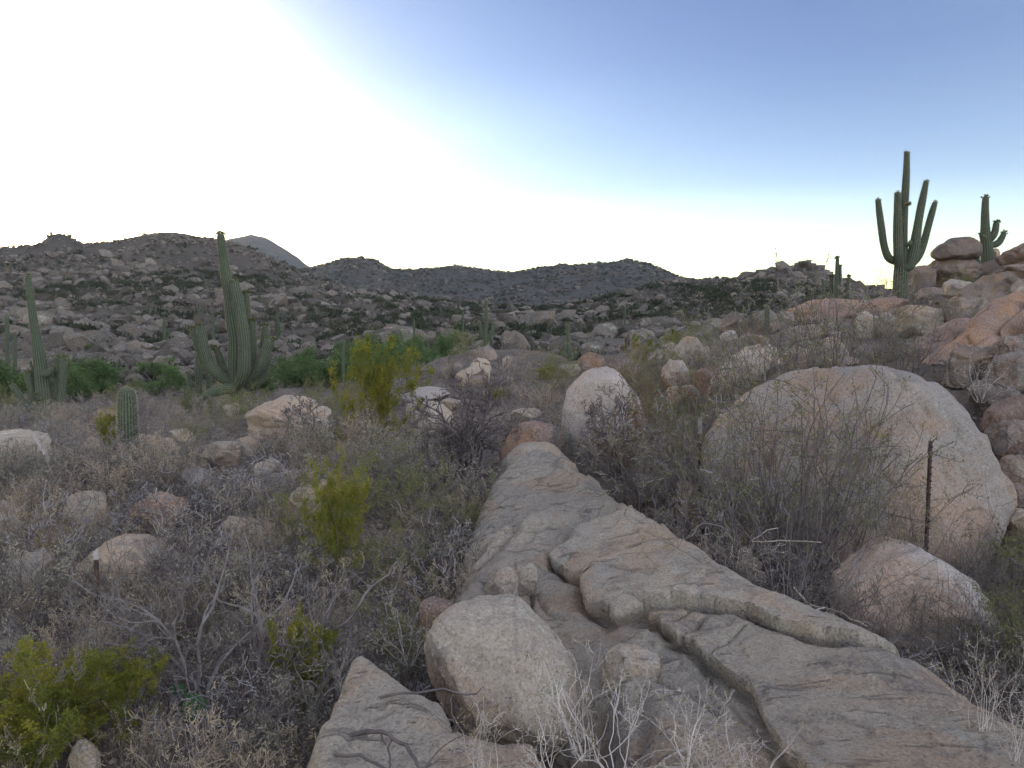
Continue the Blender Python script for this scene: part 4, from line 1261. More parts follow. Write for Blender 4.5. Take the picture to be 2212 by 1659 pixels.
def grow(seed, stems=12, H=0.8, spread=0.7, wob=0.22, nseg=6, kids=0.8, klen=0.55, depth=2, r0=0.008, rmin=0.0016, up=0.12, foot=0.06, fork=0.8,
         start=0.2, hvar=0.3):
    rng = np.random.default_rng(seed)
    segs, nodes = [], []

    def branch(p, d, L, r, lev):
        n = max(2, int(round(nseg * (0.4 + 0.6 * L / H))))
        st = L / n
        for i in range(n):
            d = nrm(d + rng.normal(size=3) * wob + np.array([0, 0, up]))
            q = p + d * st
            ra = max(rmin, r * (1 - 0.75 * i / n))
            rb = max(rmin, r * (1 - 0.75 * (i + 1) / n))
            segs.append((p, q, ra, rb, lev))
            nodes.append((q, d, lev, (i + 1) / n))
            if lev < depth and i / n >= start:
                for _ in range(rng.poisson(kids)):
                    e = nrm(d + rng.normal(size=3) * fork)
                    branch(q, e, L * klen * rng.uniform(0.5, 1.1) * (1 - 0.45 * i / n), rb * 0.75, lev + 1)
            p = q

    for k in range(stems):
        a = rng.uniform(0, 2 * math.pi)
        t = abs(rng.normal(0, spread))
        d = nrm(np.array([math.cos(a) * t, math.sin(a) * t, 1.0]))
        p = np.array([math.cos(a), math.sin(a), 0]) * foot * rng.uniform(0, 1)
        branch(p, d, H * rng.uniform(1 - hvar, 1 + hvar * 0.5), r0 * rng.uniform(0.6, 1.1), 0)
    return segs, nodes, rng


def leaf_on(nodes, rng, per=2.0, L=0.02, Wd=0.009, minlev=1, mint=0.0, jitter=0.01, lift=0.5, clump=0.0):
    c, d = [], []
    for q, dd, lev, t in nodes:
        if lev < minlev or t < mint:
            continue
        for _ in range(rng.poisson(per)):
            c.append(q + rng.normal(size=3) * jitter)
            d.append(dd * lift + rng.normal(size=3) * 0.6)
    c, d = np.array(c), np.array(d)
    n = len(c)
    return leaves(c, d, L * rng.uniform(0.6, 1.3, n), Wd * rng.uniform(0.7, 1.3, n), rng)


def plant(name, gkw, lkw, bmat, lmat, bname='branches', lname='foliage', sides=3):
    segs, nodes, rng = grow(**gkw)
    root = bpy.data.objects.new(name, None)
    COL.objects.link(root)
    V, Fc = tubes(segs, sides)
    two = isinstance(bmat, tuple)
    me = mesh_np(bname, V, Fc, M[bmat[0] if two else bmat], sides > 3)
    if two:             # stems darkened inside to paint shade into the gaps, paler twigs outside
        me.materials.append(M[bmat[1]])
        lv = np.array([q[4] for q in segs])
        mi = np.tile((lv >= gkw['depth']).astype(np.int32), sides)
        me.polygons.foreach_set('material_index', mi)
    b = link(bname, me, root)
    b['kind'] = 'stuff'
    if lkw:
        V, Fc = leaf_on(nodes, rng, **lkw)
        l = link(lname, mesh_np(lname, V, Fc, M[lmat], False), root)
        l['kind'] = 'stuff'
    return root


STOCK = {}
USED = {}


def stock(kind, protos):
    STOCK[kind] = protos
    USED[kind] = set()


def put(kind, px, py, Y, scale, label=None, base=None, cat=None, group=None, var=None, loc=None, sink=0.04, rot=None):
    """the first use of a prototype moves the prototype itself, later ones are copies"""
    ps = STOCK[kind]
    v = int(RNG.integers(0, len(ps))) if var is None else var % len(ps)
    if loc is None:
        p = P(px, py, Y)
        loc = (p[0], Y, float(ground(p[0], Y)[0]) - sink)
    rz = RNG.uniform(0, 6.28) if rot is None else rot
    if v not in USED[kind]:
        USED[kind].add(v)
        o = ps[v]
        o.location, o.rotation_euler = loc, (0, 0, rz)
        o.scale = scale if hasattr(scale, '__len__') else (scale,) * 3
    else:
        o = dup(ps[v], loc, rz, scale)
    if label:
        tag(o, label, cat, group)
    else:
        qx, qy, _ = proj(np.array(loc) + np.array([0, 0, 0.3]))
        auto(o, base, cat, group, float(qx), float(qy))
    return o


stock('twig', [plant('dry_bush', dict(seed=11 + i, stems=20, H=0.62, spread=0.85, wob=0.30, nseg=7, kids=0.95, klen=0.55, depth=2, r0=0.005, rmin=0.0019, up=0.05, foot=0.14),
                     dict(per=0.45, L=0.022, Wd=0.010, minlev=2, jitter=0.012), (('twig_dark', 'twig_grey'), ('twig_dark', 'twig_brown'), ('twig_dark', 'twig_slate'), ('twig_brown', 'twig_grey'))[i], 'leaf_grey') for i in range(4)])
stock('tan', [plant('straw_bush', dict(seed=31 + i, stems=30, H=0.5, spread=0.6, wob=0.18, nseg=6, kids=0.75, klen=0.5, depth=2, r0=0.0036, rmin=0.0017, up=0.15, foot=0.16),
                    dict(per=1.5, L=0.018, Wd=0.006, minlev=1, jitter=0.01), ('twig_brown', 'twig_tan'), 'leaf_tan') for i in range(2)])
stock('bursage', [plant('bursage_bush', dict(seed=51 + i, stems=48, H=0.46, spread=0.62, wob=0.16, nseg=6, kids=0.6, klen=0.5, depth=2, r0=0.0036, rmin=0.0018, up=0.12, foot=0.2),
                        dict(per=2.6, L=0.026, Wd=0.009, minlev=1, mint=0.45, jitter=0.012), ('twig_dark', 'twig_brown'), 'leaf_grey') for i in range(2)])
stock('creosote', [plant('creosote_bush', dict(seed=71 + i, stems=22, H=1.1, spread=0.42, wob=0.13, nseg=8, kids=0.95, klen=0.42, depth=2, r0=0.007, rmin=0.0016, up=0.16, foot=0.10, fork=0.65),
                         dict(per=6.5, L=0.032, Wd=0.014, minlev=1, jitter=0.018, lift=1.0), 'twig_olive', 'leaf_creosote') for i in range(3)])
stock('bare', [plant('bare_shrub', dict(seed=91 + i, stems=8, H=1.25, spread=0.6, wob=0.32, nseg=9, kids=1.15, klen=0.5, depth=3, r0=0.026, rmin=0.0042, up=0.10, foot=0.08),
                     None, 'twig_dark', None) for i in range(3)])
stock('snag', [plant('dead_shrub', dict(seed=95 + i, stems=5, H=1.6, spread=0.85, wob=0.26, nseg=10, kids=0.8, klen=0.5, depth=3, r0=0.024, rmin=0.0018, up=0.04, foot=0.10),
                     None, 'bark', None) for i in range(3)])
stock('whip', [plant('thorn_bush', dict(seed=111 + i, stems=24, H=1.55, spread=0.5, wob=0.15, nseg=10, kids=0.62, klen=0.38, depth=2, r0=0.0075, rmin=0.0023, up=0.03, foot=0.22, fork=0.8),
                     dict(per=0.9, L=0.022, Wd=0.012, minlev=1, jitter=0.012), (('twig_dark', 'twig_brown'), ('twig_dark', 'twig_slate'))[i], 'leaf_olive') for i in range(2)])
stock('whipdark', [plant('thorn_bush', dict(seed=121 + i, stems=30, H=1.3, spread=0.7, wob=0.14, nseg=9, kids=0.6, klen=0.4, depth=2, r0=0.006, rmin=0.0015, up=0.0, foot=0.22, fork=0.8),
                         dict(per=0.5, L=0.016, Wd=0.009, minlev=1, jitter=0.012), 'twig_dark', 'leaf_olive') for i in range(2)])
stock('olive', [plant('olive_bush', dict(seed=131 + i, stems=30, H=0.75, spread=0.65, wob=0.2, nseg=6, kids=0.9, klen=0.5, depth=2, r0=0.004, rmin=0.0014, up=0.08, foot=0.15),
                      dict(per=2.6, L=0.026, Wd=0.012, minlev=1, jitter=0.015), 'twig_olive', 'leaf_olive') for i in range(2)])
stock('rusty', [plant('buckwheat_bush', dict(seed=141 + i, stems=30, H=0.65, spread=0.55, wob=0.18, nseg=6, kids=0.8, klen=0.45, depth=2, r0=0.0035, rmin=0.0013, up=0.12, foot=0.12),
                      dict(per=2.2, L=0.02, Wd=0.013, minlev=1, mint=0.3, jitter=0.015), 'twig_dark', 'leaf_orange') for i in range(2)])
stock('pale', [plant('dry_bush', dict(seed=151 + i, stems=9, H=0.6, spread=0.65, wob=0.24, nseg=8, kids=0.75, klen=0.48, depth=3, r0=0.0045, rmin=0.0011, up=0.1, foot=0.06, fork=0.9),
                     dict(per=0.16, L=0.016, Wd=0.009, minlev=1), 'twig_pale', 'leaf_olive') for i in range(3)])


def grass(seed, n, H, spread):
    rng = np.random.default_rng(seed)
    segs = []
    for k in range(n):
        a = rng.uniform(0, 6.28)
        t = abs(rng.normal(0, spread))
        d = nrm(np.array([math.cos(a) * t, math.sin(a) * t, 1.0]))
        p = np.array([math.cos(a), math.sin(a), 0]) * 0.10 * rng.uniform(0, 1)
        h = H * rng.uniform(0.5, 1.1)
        r = 0.0022
        for i in range(4):
            q = p + d * h / 4
            segs.append((p, q, r, r * 0.72))
            r *= 0.72
            d = nrm(d + np.array([math.cos(a), math.sin(a), -0.25]) * 0.14 + rng.normal(size=3) * 0.05)
            p = q
    root = bpy.data.objects.new('grass_tuft', None)
    COL.objects.link(root)
    V, Fc = tubes(segs, 3)
    b = link('blades', mesh_np('blades', V, Fc, M['straw'], False), root)
    b['kind'] = 'stuff'
    return root


stock('grass', [grass(161 + i, 260, 0.48, 0.45) for i in range(2)])


def tree(seed):
    rng = np.random.default_rng(seed)
    segs, nodes, _ = grow(seed, stems=4, H=2.4, spread=0.75, wob=0.2, nseg=7, kids=1.0, klen=0.55, depth=2, r0=0.07, rmin=0.008, up=0.02, foot=0.12, fork=0.8)
    root = bpy.data.objects.new('palo_verde_tree', None)
    COL.objects.link(root)
    V, Fc = tubes(segs, 4)
    t = link('trunk', mesh_np('trunk', V, Fc, M['bark']), root)
    t['kind'] = 'stuff'
    V, Fc = leaf_on(nodes, rng, per=26, L=0.14, Wd=0.07, minlev=1, jitter=0.20, lift=0.2)
    c = link('crown', mesh_np('crown', V, Fc, M['leaf_tree'], False), root)
    c['kind'] = 'stuff'
    return root


stock('tree', [tree(181 + i) for i in range(4)])
stock('lowtree', [plant('green_bush', dict(seed=191 + i, stems=10, H=1.0, spread=0.9, wob=0.25, nseg=6, kids=1.0, klen=0.5, depth=2, r0=0.012, rmin=0.003, up=0.06, foot=0.2),
                        dict(per=12, L=0.09, Wd=0.045, minlev=1, jitter=0.09, lift=0.2), 'bark', 'leaf_tree') for i in range(2)])

# --- brush on the hillsides, too small to tell apart
def brush_shape(seed, n, w, h, L):
    rng = np.random.default_rng(seed)
    c = rng.normal(size=(n, 3)) * np.array([w, w, h * 0.5]) * 0.45 + np.array([0, 0, h * 0.5])
    return leaves(c, rng.normal(size=(n, 3)) + np.array([0, 0, 0.5]), L * rng.uniform(0.6, 1.3, n), L * 0.55 * rng.uniform(0.6, 1.3, n), rng)


def brush(name, n, y0, y1, mat, label, h, dcut, k=34, L=0.55, seed=5):
    u = RNG.uniform(-0.72, 0.72, n)
    y = np.sqrt(RNG.uniform(y0 ** 2, y1 ** 2, n))
    x = u * y
    dn = fbm(xy0(x, y) / 17.0, 3, seed)
    z = ground(x, y)
    qx, qy, _ = proj(np.stack([x, y, z + 0.5], 1))
    ok = (dn > dcut) & (qy < crest(qx) + 12)
    x, y, z = x[ok], y[ok], z[ok]
    m = len(x)
    s = h * RNG.uniform(0.6, 1.5, m)
    sh = [brush_shape(seed + i, k, 1.0, 0.8, L) for i in range(5)]
    o = scatter_mesh(name, sh, RNG.integers(0, 5, m), np.stack([x, y, z], 1), RNG.uniform(0, 6.28, m), np.stack([s, s, s], 1), RNG.uniform(0, 1, m), M[mat], False)
    tag(o, label, 'brush', None, 'stuff')


brush('brush', 3800, 62, 230, 'leaf_dark', 'dark green desert brush between the boulders of the far slope', 1.0, -0.25)
brush('brush', 1500, 55, 200, 'leaf_drab', 'grey dry brush between the boulders of the far slope', 0.85, 0.0, 40, 0.4, 25)
brush('brush', 9000, 230, 660, 'leaf_dark', 'specks of dark brush on the distant ridge', 0.75, -0.5, 14, 1.0, 45)

# ------------------------------------------------------------------ cacti
def catmull(pts, step):
    pts = np.asarray(pts, float)
    if len(pts) == 2:
        pts = np.array([pts[0], (pts[0] + pts[1]) / 2, pts[1]])
    q = np.vstack([2 * pts[0] - pts[1], pts, 2 * pts[-1] - pts[-2]])
    out = []
    for i in range(1, len(q) - 2):
        L = np.linalg.norm(q[i + 1, :3] - q[i, :3])
        n = max(2, int(L / step))
        for k in range(n):
            t = k / n
            out.append(0.5 * (2 * q[i] + (q[i + 1] - q[i - 1]) * t + (2 * q[i - 1] - 5 * q[i] + 4 * q[i + 1] - q[i + 2]) * t**2
                              + (3 * q[i] - q[i - 1] - 3 * q[i + 1] + q[i + 2]) * t**3))
    out.append(pts[-1])
    return np.array(out)


def stem_mesh(path, step=0.06, ribs=16, per=4, rib_depth=0.13, seed=0, age=0.0, spine=0.0):
    """ribbed cactus stem along a path of (x, y, z, radius); returns verts, quads, rib value, spine verts"""
    c = catmull(path, step)
    r = c[:, 3]
    c = c[:, :3]
    # rounded tip
    T = nrm(c[-1] - c[-2])
    rt = r[-1]
    k = 6
    th = np.linspace(0, math.pi / 2, k + 1)[1:]
    c = np.vstack([c, c[-1] + T * (np.sin(th) * rt * 1.05)[:, None]])
    r = np.concatenate([r, rt * np.maximum(np.cos(th), 0.04)])
    tg = np.gradient(c, axis=0)
    tg /= np.linalg.norm(tg, axis=1)[:, None]
    u = nrm(np.cross(tg[0], [0.0, 1.0, 0.001]))
    us = [u]
    for i in range(1, len(c)):
        u = us[-1] - tg[i] * (us[-1] @ tg[i])
        us.append(nrm(u))
    us = np.array(us)
    vs = np.cross(tg, us)
    m = ribs * per
    ang = np.linspace(0, 2 * math.pi, m, endpoint=False)
    rib = np.abs(np.cos(ang * ribs / 2)) ** 0.8
    rr = r[:, None] * (1 - rib_depth + rib_depth * rib[None, :])
    rr = rr * (1 + 0.03 * np.sin(np.linspace(0, len(c) * step * 5, len(c)) + seed))[:, None]
    V = c[:, None] + rr[..., None] * (us[:, None] * np.cos(ang)[None, :, None] + vs[:, None] * np.sin(ang)[None, :, None])
    n = len(c)
    a = np.arange(n * m).reshape(n, m)
    Fc = np.stack([a[:-1].ravel(), np.roll(a, -1, 1)[:-1].ravel(), np.roll(a, -1, 1)[1:].ravel(), a[1:].ravel()], 1)
    ag = np.zeros((n, m)) + np.clip(age - np.linspace(0, 1, n), 0, 1)[:, None]
    sp = None
    if spine:
        rng = np.random.default_rng(seed + 3)
        crestv = np.where(np.cos(ang * ribs / 2) ** 2 > 0.98)[0]
        pp = V[::1][:, crestv].reshape(-1, 3)
        cc = np.repeat(c, len(crestv), 0)
        tt = np.repeat(tg, len(crestv), 0)
        pp = np.repeat(pp, 3, 0)
        cc = np.repeat(cc, 3, 0)
        tt = np.repeat(tt, 3, 0)
        d = pp - cc
        d /= np.linalg.norm(d, axis=1)[:, None] + 1e-9
        d = d + rng.normal(size=d.shape) * 0.55
        pp = pp + tt * rng.uniform(-0.5, 0.5, len(pp))[:, None] * step
        L = spine * rng.uniform(0.6, 1.3, len(pp))
        sp = leaves(pp, d, L, L * 0.13, rng)
    return V.reshape(-1, 3), Fc, np.tile(rib, n), ag.ravel(), sp


def fruit_mesh(tip, T, r, seed, n=14, size=0.045):
    rng = np.random.default_rng(seed)
    V0, F0 = ico(1)
    Vs, Fs = [], []
    for k in range(n):
        a = rng.uniform(0, 6.28)
        w = rng.uniform(0.25, 1.15)
        s1 = nrm(np.cross(T, [0.3, 0.9, 0.2]))
        s2 = np.cross(T, s1)
        d = nrm(T * rng.uniform(0.5, 1.2) + (s1 * math.cos(a) + s2 * math.sin(a)) * w)
        c = tip + (s1 * math.cos(a) + s2 * math.sin(a)) * r * w + T * r * (0.9 - 0.75 * w * w) + d * size * 0.6
        e1 = nrm(np.cross(d, [0.2, 0.5, 0.7]))
        e2 = np.cross(d, e1)
        Q = c + V0[:, :1] * e1 * size * 0.55 + V0[:, 1:2] * e2 * size * 0.55 + V0[:, 2:] * d * size
        Fs.append(F0 + len(Vs) * len(V0))
        Vs.append(Q)
    return np.concatenate(Vs), np.concatenate(Fs)


def saguaro(name, trunk, arms, Y, label=None, base=None, group=None, fruit=0.05, nf=14, ribs=16, step=0.06, spine=0.035, per=4, trunk_fruit=True, cat='saguaro', age=0.2):
    """trunk and arms are lists of (px, py, radius in px[, dY])"""
    k = Y / F

    def path(q):
        out = []
        for t in q:
            p = P(t[0], t[1], Y + (t[3] if len(t) > 3 else 0))
            out.append((*p, t[2] * k))
        return np.array(out)
    tp = path(trunk)
    g = float(ground(tp[0, 0], tp[0, 1])[0])
    if tp[0, 2] > g - 0.1:
        tp = np.vstack([[tp[0, 0], tp[0, 1], g - 0.25, tp[0, 3] * 0.95], tp])
    org = np.array([tp[0, 0], tp[0, 1], tp[0, 2]])
    root = bpy.data.objects.new(name, None)
    COL.objects.link(root)
    root.location = org
    for i, q in enumerate([tp] + [path(a) for a in arms]):
        q = q.copy()
        q[:, :3] -= org
        nm = 'trunk' if i == 0 else 'arm'
        V, Fc, rb, ag, sp = stem_mesh(q, step, ribs if i == 0 else max(8, int(ribs * 0.85)), per, 0.13, i + int(Y), age if i == 0 else 0.0, spine)
        o = link(nm, mesh_np(nm, V, Fc, M['cactus'], True, {'rib': rb, 'age': ag}), root)
        if sp is not None:
            s = link('spines', mesh_np('spines', sp[0], sp[1], M['spine'], False), o)
            s['kind'] = 'stuff'
        if fruit and (i > 0 or trunk_fruit):
            T = nrm(q[-1, :3] - q[-2, :3])
            V, Fc = fruit_mesh(q[-1, :3] + T * q[-1, 3] * 0.4, T, q[-1, 3], i + int(trunk[0][0]), nf, fruit)
            f = link('fruit_cluster', mesh_np('fruit_cluster', V, Fc, M['fruit']), o)
            f['kind'] = 'stuff'
    if label:
        tag(root, label, cat, group)
    else:
        auto(root, base, cat, group, trunk[-1][0], (trunk[-1][1] + trunk[0][1]) / 2)
    return root


GS = 'saguaros on the near slopes'
saguaro('saguaro', [(517, 900, 13), (511, 850, 14.5), (510, 800, 17), (511, 742, 17), (503, 690, 14.5), (496, 642, 12.5), (489, 600, 10.5), (483, 559, 9.5), (477, 512, 8)], [
    [(513, 838, 11, -.2), (523, 818, 12, -.5), (528, 792, 12.5, -.62), (528, 742, 12, -.62), (522, 690, 11, -.6), (514, 645, 10, -.55), (508, 614, 9.2, -.5)],
    [(502, 828, 9, -.1), (477, 815, 11, -.3), (455, 791, 11, -.4), (443, 755, 10, -.4), (437, 727, 9, -.35), (433, 710, 8.5, -.3)],
    [(500, 822, 8, .1), (465, 810, 9.5, .25), (444, 788, 9.5, .3), (431, 755, 8.5, .3), (422, 730, 7.8, .3), (418, 717, 7.5, .3)],
    [(498, 806, 7, .2), (485, 795, 8, .4), (477, 780, 8, .4), (472, 765, 7.5, .4), (468, 756, 7, .4)],
    [(510, 840, 10, -.2), (488, 840, 11.5, -.35), (465, 846, 11, -.45), (450, 853, 9.5, -.5), (442, 858, 7, -.5)],
    [(528, 805, 7, .3), (533, 770, 7, .4), (535, 720, 7, .4), (535, 675, 6.6, .4), (532, 637, 6.2, .4)],
    [(522, 825, 9, .1), (540, 800, 9.5, .2), (545, 760, 9, .25), (546, 725, 8.5, .25), (545, 700, 8, .25)],
    [(524, 822, 9, .2), (552, 800, 9.5, .4), (566, 772, 9, .5), (571, 735, 8, .5), (573, 710, 7.5, .5)],
    [(522, 828, 9, -.1), (550, 808, 11, -.2), (566, 782, 11, -.3), (576, 755, 10.5, -.3), (583, 740, 10, -.3)],
    [(520, 834, 8, 0), (545, 830, 9, .1), (566, 815, 9, .15), (575, 795, 8, .15), (577, 770, 7.5, .15)],
], 28, 'tallest left saguaro, big with many curved arms and one drooping low arm', None, GS, 0.05, 16, 18, 0.05, 0.04, age=0.12)
saguaro('saguaro', [(97, 905, 15), (95, 860, 15.5), (90, 809, 14.5), (84, 765, 12.5), (78, 725, 9.8), (72, 690, 8.5), (68, 659, 7.8), (63, 620, 6.8), (60, 601, 6)], [
    [(76, 897, 6), (60, 878, 6.5), (43, 857, 6.5), (34, 842, 6), (28, 834, 5.5)], [(82, 895, 7), (74, 875, 7), (68, 842, 7), (62, 818, 6.6), (60, 809, 6)],
    [(110, 890, 6, .2), (120, 870, 6.5, .2), (123, 830, 6.5, .2), (122, 795, 6.2, .2), (122, 776, 6, .2)], [(110, 898, 7, -.2), (125, 885, 7, -.2), (134, 850, 7.2, -.2), (136, 810, 7, -.2), (136, 778, 6.8, -.2)],
    [(92, 805, 6, -.2), (101, 809, 7, -.3), (109, 803, 7, -.3), (114, 797, 6, -.3)], [(92, 858, 5, -.2), (84, 862, 5, -.35), (80, 855, 4.5, -.4)],
    [(74, 880, 4.5, .3), (71, 850, 4.5, .3), (70, 815, 4.2, .3), (70, 795, 4, .3)],
], 32, 'leaning tall saguaro with one long bare trunk and short arms clustered at its foot', None, GS, 0.045, 12, 18, 0.06, 0.04, age=0.35)
saguaro('saguaro', [(274, 1040, 17), (275, 1000, 19), (276, 950, 20.5), (275, 900, 20.5), (274, 855, 17.5)], [], 13, 'stubby young saguaro without arms in the grey brush', None, GS, 0, 0, 20, 0.022, 0.032, 5, age=0.1)
for (x, y0, y1, r, dy) in ((408, 882, 808, 5.5, 0), (428, 880, 755, 7, .6), (450, 875, 806, 6, 1.0), (400, 880, 832, 4, .3)):
    saguaro('saguaro', [(x + 3, y0, r * 0.9), (x + 1, (y0 + y1) / 2, r), (x, y1, r * 0.85)], [], 29.5 + dy, None, 'slim armless saguaro stem', 'slim stems beside the big saguaro', 0.04, 8, 12, 0.08, 0.03)
saguaro('saguaro', [(1049, 752, 5), (1049, 720, 5), (1050, 690, 4.6), (1050, 651, 3.8)], [
    [(1048, 734, 3.6), (1042, 724, 4), (1039, 712, 4), (1036, 698, 3.6)], [(1050, 738, 3.6), (1059, 727, 4), (1064, 714, 4), (1067, 701, 3.5)], [(1051, 730, 3, .4), (1062, 718, 3.4, .5), (1068, 705, 3.2, .5), (1068, 692, 3, .5)]],
    36, 'saguaro with three upright arms just behind the stacked rocks in the middle', None, GS, 0, 0, 14, 0.08, 0.035)
saguaro('saguaro', [(1231, 785, 5.5), (1229, 755, 5), (1227, 725, 4.2), (1225, 703, 3.6)], [
    [(1229, 772, 3.6), (1221, 770, 4, -.2), (1216, 763, 4, -.2), (1213, 756, 3.5, -.2)], [(1231, 774, 3.6), (1239, 772, 4), (1244, 764, 4), (1245, 757, 3.5)], [(1230, 778, 3.5, -.3), (1237, 778, 3.8, -.4), (1241, 770, 3.6, -.4), (1241, 763, 3.4, -.4)],
    [(1228, 770, 3, .3), (1222, 768, 3.3, .4), (1219, 760, 3.2, .4), (1218, 753, 3, .4)]],
    30, 'saguaro with a slim trunk and short arms curled round its foot', None, GS, 0.04, 8, 14, 0.08, 0.035)
saguaro('saguaro', [(1943, 690, 15), (1944, 640, 15.5), (1946, 600, 15), (1948, 560, 13.5), (1950, 510, 9.5), (1953, 460, 8), (1956, 410, 7.5), (1958, 370, 7), (1959, 333, 5.5)], [
    [(1938, 566, 7, 0), (1927, 562, 8, -.05), (1917, 553, 8, -.1), (1909, 527, 7.5, -.1), (1903, 485, 7, -.1), (1899, 455, 6.6, -.1), (1897, 435, 5.6, -.1)],
    [(1941, 570, 8, -.15), (1940, 550, 9.5, -.25), (1939, 500, 8.8, -.28), (1939, 460, 8, -.28), (1939, 421, 6.2, -.28)],
    [(1952, 578, 10, -.1), (1964, 574, 11.5, -.15), (1972, 550, 11.5, -.15), (1979, 510, 9.5, -.12), (1987, 460, 8, -.1), (1995, 420, 7, -.1), (2000, 395, 5.5, -.1)],
    [(1962, 574, 9, .05), (1976, 562, 9.5, .1), (1987, 545, 9, .15), (1998, 515, 7.8, .15), (2008, 478, 7, .15), (2016, 450, 6, .15), (2019, 440, 5, .15)],
    [(1956, 443, 3, -.1), (1961, 441, 3.6, -.2), (1964, 440, 3, -.25)], [(1960, 530, 3, -.2), (1964, 528, 3.5, -.3), (1966, 524, 3, -.3)]],
    26, 'tall saguaro with four upright arms standing against the sky', None, GS, 0.022, 8, 18, 0.05, 0.035, age=0.28)
saguaro('saguaro', [(2132, 562, 12), (2131, 535, 12), (2129, 510, 11), (2128, 480, 8.6), (2128, 450, 7.2), (2129, 430, 6.5)], [
    [(2134, 522, 6), (2142, 514, 7, -.1), (2148, 505, 7, -.1), (2151, 492, 6.5, -.1), (2152, 484, 6, -.1)], [(2135, 528, 6), (2146, 529, 7), (2157, 524, 7), (2164, 514, 6.4), (2168, 506, 5.6)], [(2127, 512, 4, -.2), (2121, 511, 4.5, -.3), (2120, 507, 4, -.3)]],
    30, 'saguaro with two bent arms behind the balanced boulder on the skyline', None, GS, 0.045, 12, 16, 0.06, 0.035)
saguaro('saguaro', [(2110, 558, 6), (2110, 545, 6.2), (2110, 533, 5.2)], [], 29, 'very short young saguaro at the end of the balanced boulder', None, GS, 0, 0, 14, 0.05, 0.03)
saguaro('saguaro', [(1804, 660, 4.5), (1806, 625, 4.6), (1808, 590, 4.2), (1809, 560, 3.8)], [[(1806, 611, 3), (1812, 611, 3.4), (1815, 600, 3.6), (1815, 585, 3.4), (1815, 578, 3.2)]], 38,
        'tallest of the skyline trio, saguaro with one arm pressed to its trunk', None, GS, 0.05, 10, 12, 0.09, 0.03)
saguaro('saguaro', [(1796, 662, 4), (1796, 630, 4.4), (1796, 601, 4)], [], 38.3, 'armless saguaro with a thick cap, beside the tallest of the skyline trio', None, GS, 0.06, 12, 12, 0.09, 0.03)
saguaro('saguaro', [(1830, 660, 4), (1832, 625, 4), (1834, 600, 3.6)], [], 37.6, 'leaning saguaro stem standing apart on the blue-sky side of the skyline trio', None, GS, 0.055, 12, 12, 0.09, 0.03)
saguaro('saguaro', [(1781, 664, 4), (1779, 635, 4.2), (1778, 606, 3.4)], [], 37.8, 'plain saguaro stem on the sunset edge of the skyline trio', None, GS, 0, 0, 12, 0.09, 0.03)
SMALL = [(881, 842, 806, 4.2, 30), (970, 800, 768, 3.2, 34), (742, 812, 735, 3.2, 50), (1657, 684, 658, 6, 24), (1601, 716, 693, 4.2, 23), (15, 760, 678, 4.5, 46), (32, 835, 716, 4.2, 44),
         (1872, 668, 652, 3, 30)]
for (x, y0, y1, r, Y) in SMALL:
    saguaro('saguaro', [(x, y0, r * 0.9), (x, (y0 + y1) / 2, r), (x, y1 + r, r * 0.85)], [], Y, None, 'short armless saguaro' if y0 - y1 < 50 else 'slim armless saguaro', 'small saguaros across the valley', 0, 0, 12, 0.1, 0.03)


# saguaros dotted over the far slope
def far_saguaro(i, arms):
    rng = np.random.default_rng(300 + i)
    root = bpy.data.objects.new('saguaro', None)
    COL.objects.link(root)
    paths = [np.array([(0, 0, -0.3, 0.17), (0.02, 0, 2.0, 0.20), (0, 0, 4.4 + rng.uniform(-.6, .6), 0.15)])]
    for k in range(arms):
        a = rng.uniform(0, 6.28)
        c, s = math.cos(a), math.sin(a)
        z0 = rng.uniform(1.4, 2.1)
        L = rng.uniform(0.8, 1.9)
        paths.append(np.array([(0, 0, z0, 0.1), (0.35 * c, 0.35 * s, z0 + .05, 0.13), (0.5 * c, 0.5 * s, z0 + 0.4, 0.13), (0.52 * c, 0.52 * s, z0 + L, 0.11)]))
    for j, q in enumerate(paths):
        V, Fc, rb, ag, _ = stem_mesh(q, 0.3, 8, 2, 0.14, i, 0.0, 0.0)
        nm = 'trunk' if j == 0 else 'arm'
        link(nm, mesh_np(nm, V, Fc, M['cactus'], True, {'rib': rb, 'age': ag}), root)
    return root


stock('farsag', [far_saguaro(0, 0), far_saguaro(1, 2), far_saguaro(2, 3), far_saguaro(3, 0)])
FS = [(355, 700, 96, 1), (165, 690, 110, 0), (240, 680, 120, 3), (600, 695, 105, 2), (625, 690, 110, 0), (720, 690, 108, 1), (780, 640, 170, 2), (810, 650, 160, 0), (830, 660, 150, 3), (950, 660, 150, 1),
      (960, 672, 140, 0), (860, 720, 98, 0), (895, 735, 92, 3), (920, 740, 90, 1), (940, 735, 92, 0), (1000, 700, 110, 3), (1120, 735, 92, 0), (1010, 650, 165, 0), (990, 655, 160, 2), (1290, 700, 118, 0), (1320, 705, 112, 2),
      (1350, 690, 125, 3), (1420, 700, 115, 0), (1440, 640, 190, 1), (1380, 660, 160, 3), (1480, 690, 120, 0), (1500, 660, 150, 2), (430, 660, 130, 3), (300, 640, 160, 0), (90, 660, 140, 3), (560, 640, 160, 1), (1595, 640, 150, 0),
      (1240, 725, 98, 3), (1185, 650, 165, 0), (690, 640, 170, 3), (50, 640, 165, 0), (460, 700, 100, 0), (205, 735, 92, 3), (1150, 715, 105, 0), (1600, 606, 226, 0), (1572, 618, 222, 3), (1905, 634, 222, 0)]
for (x, y, Y, v) in FS[::3]:
    p = P(x, y, Y)
    put('farsag', x, y, Y, RNG.uniform(0.6, 0.95), None, ('tiny armless saguaro' if v in (0, 3) else 'tiny branched saguaro') + ' far off', 'saguaro', 'saguaros dotted over the far slope', v)

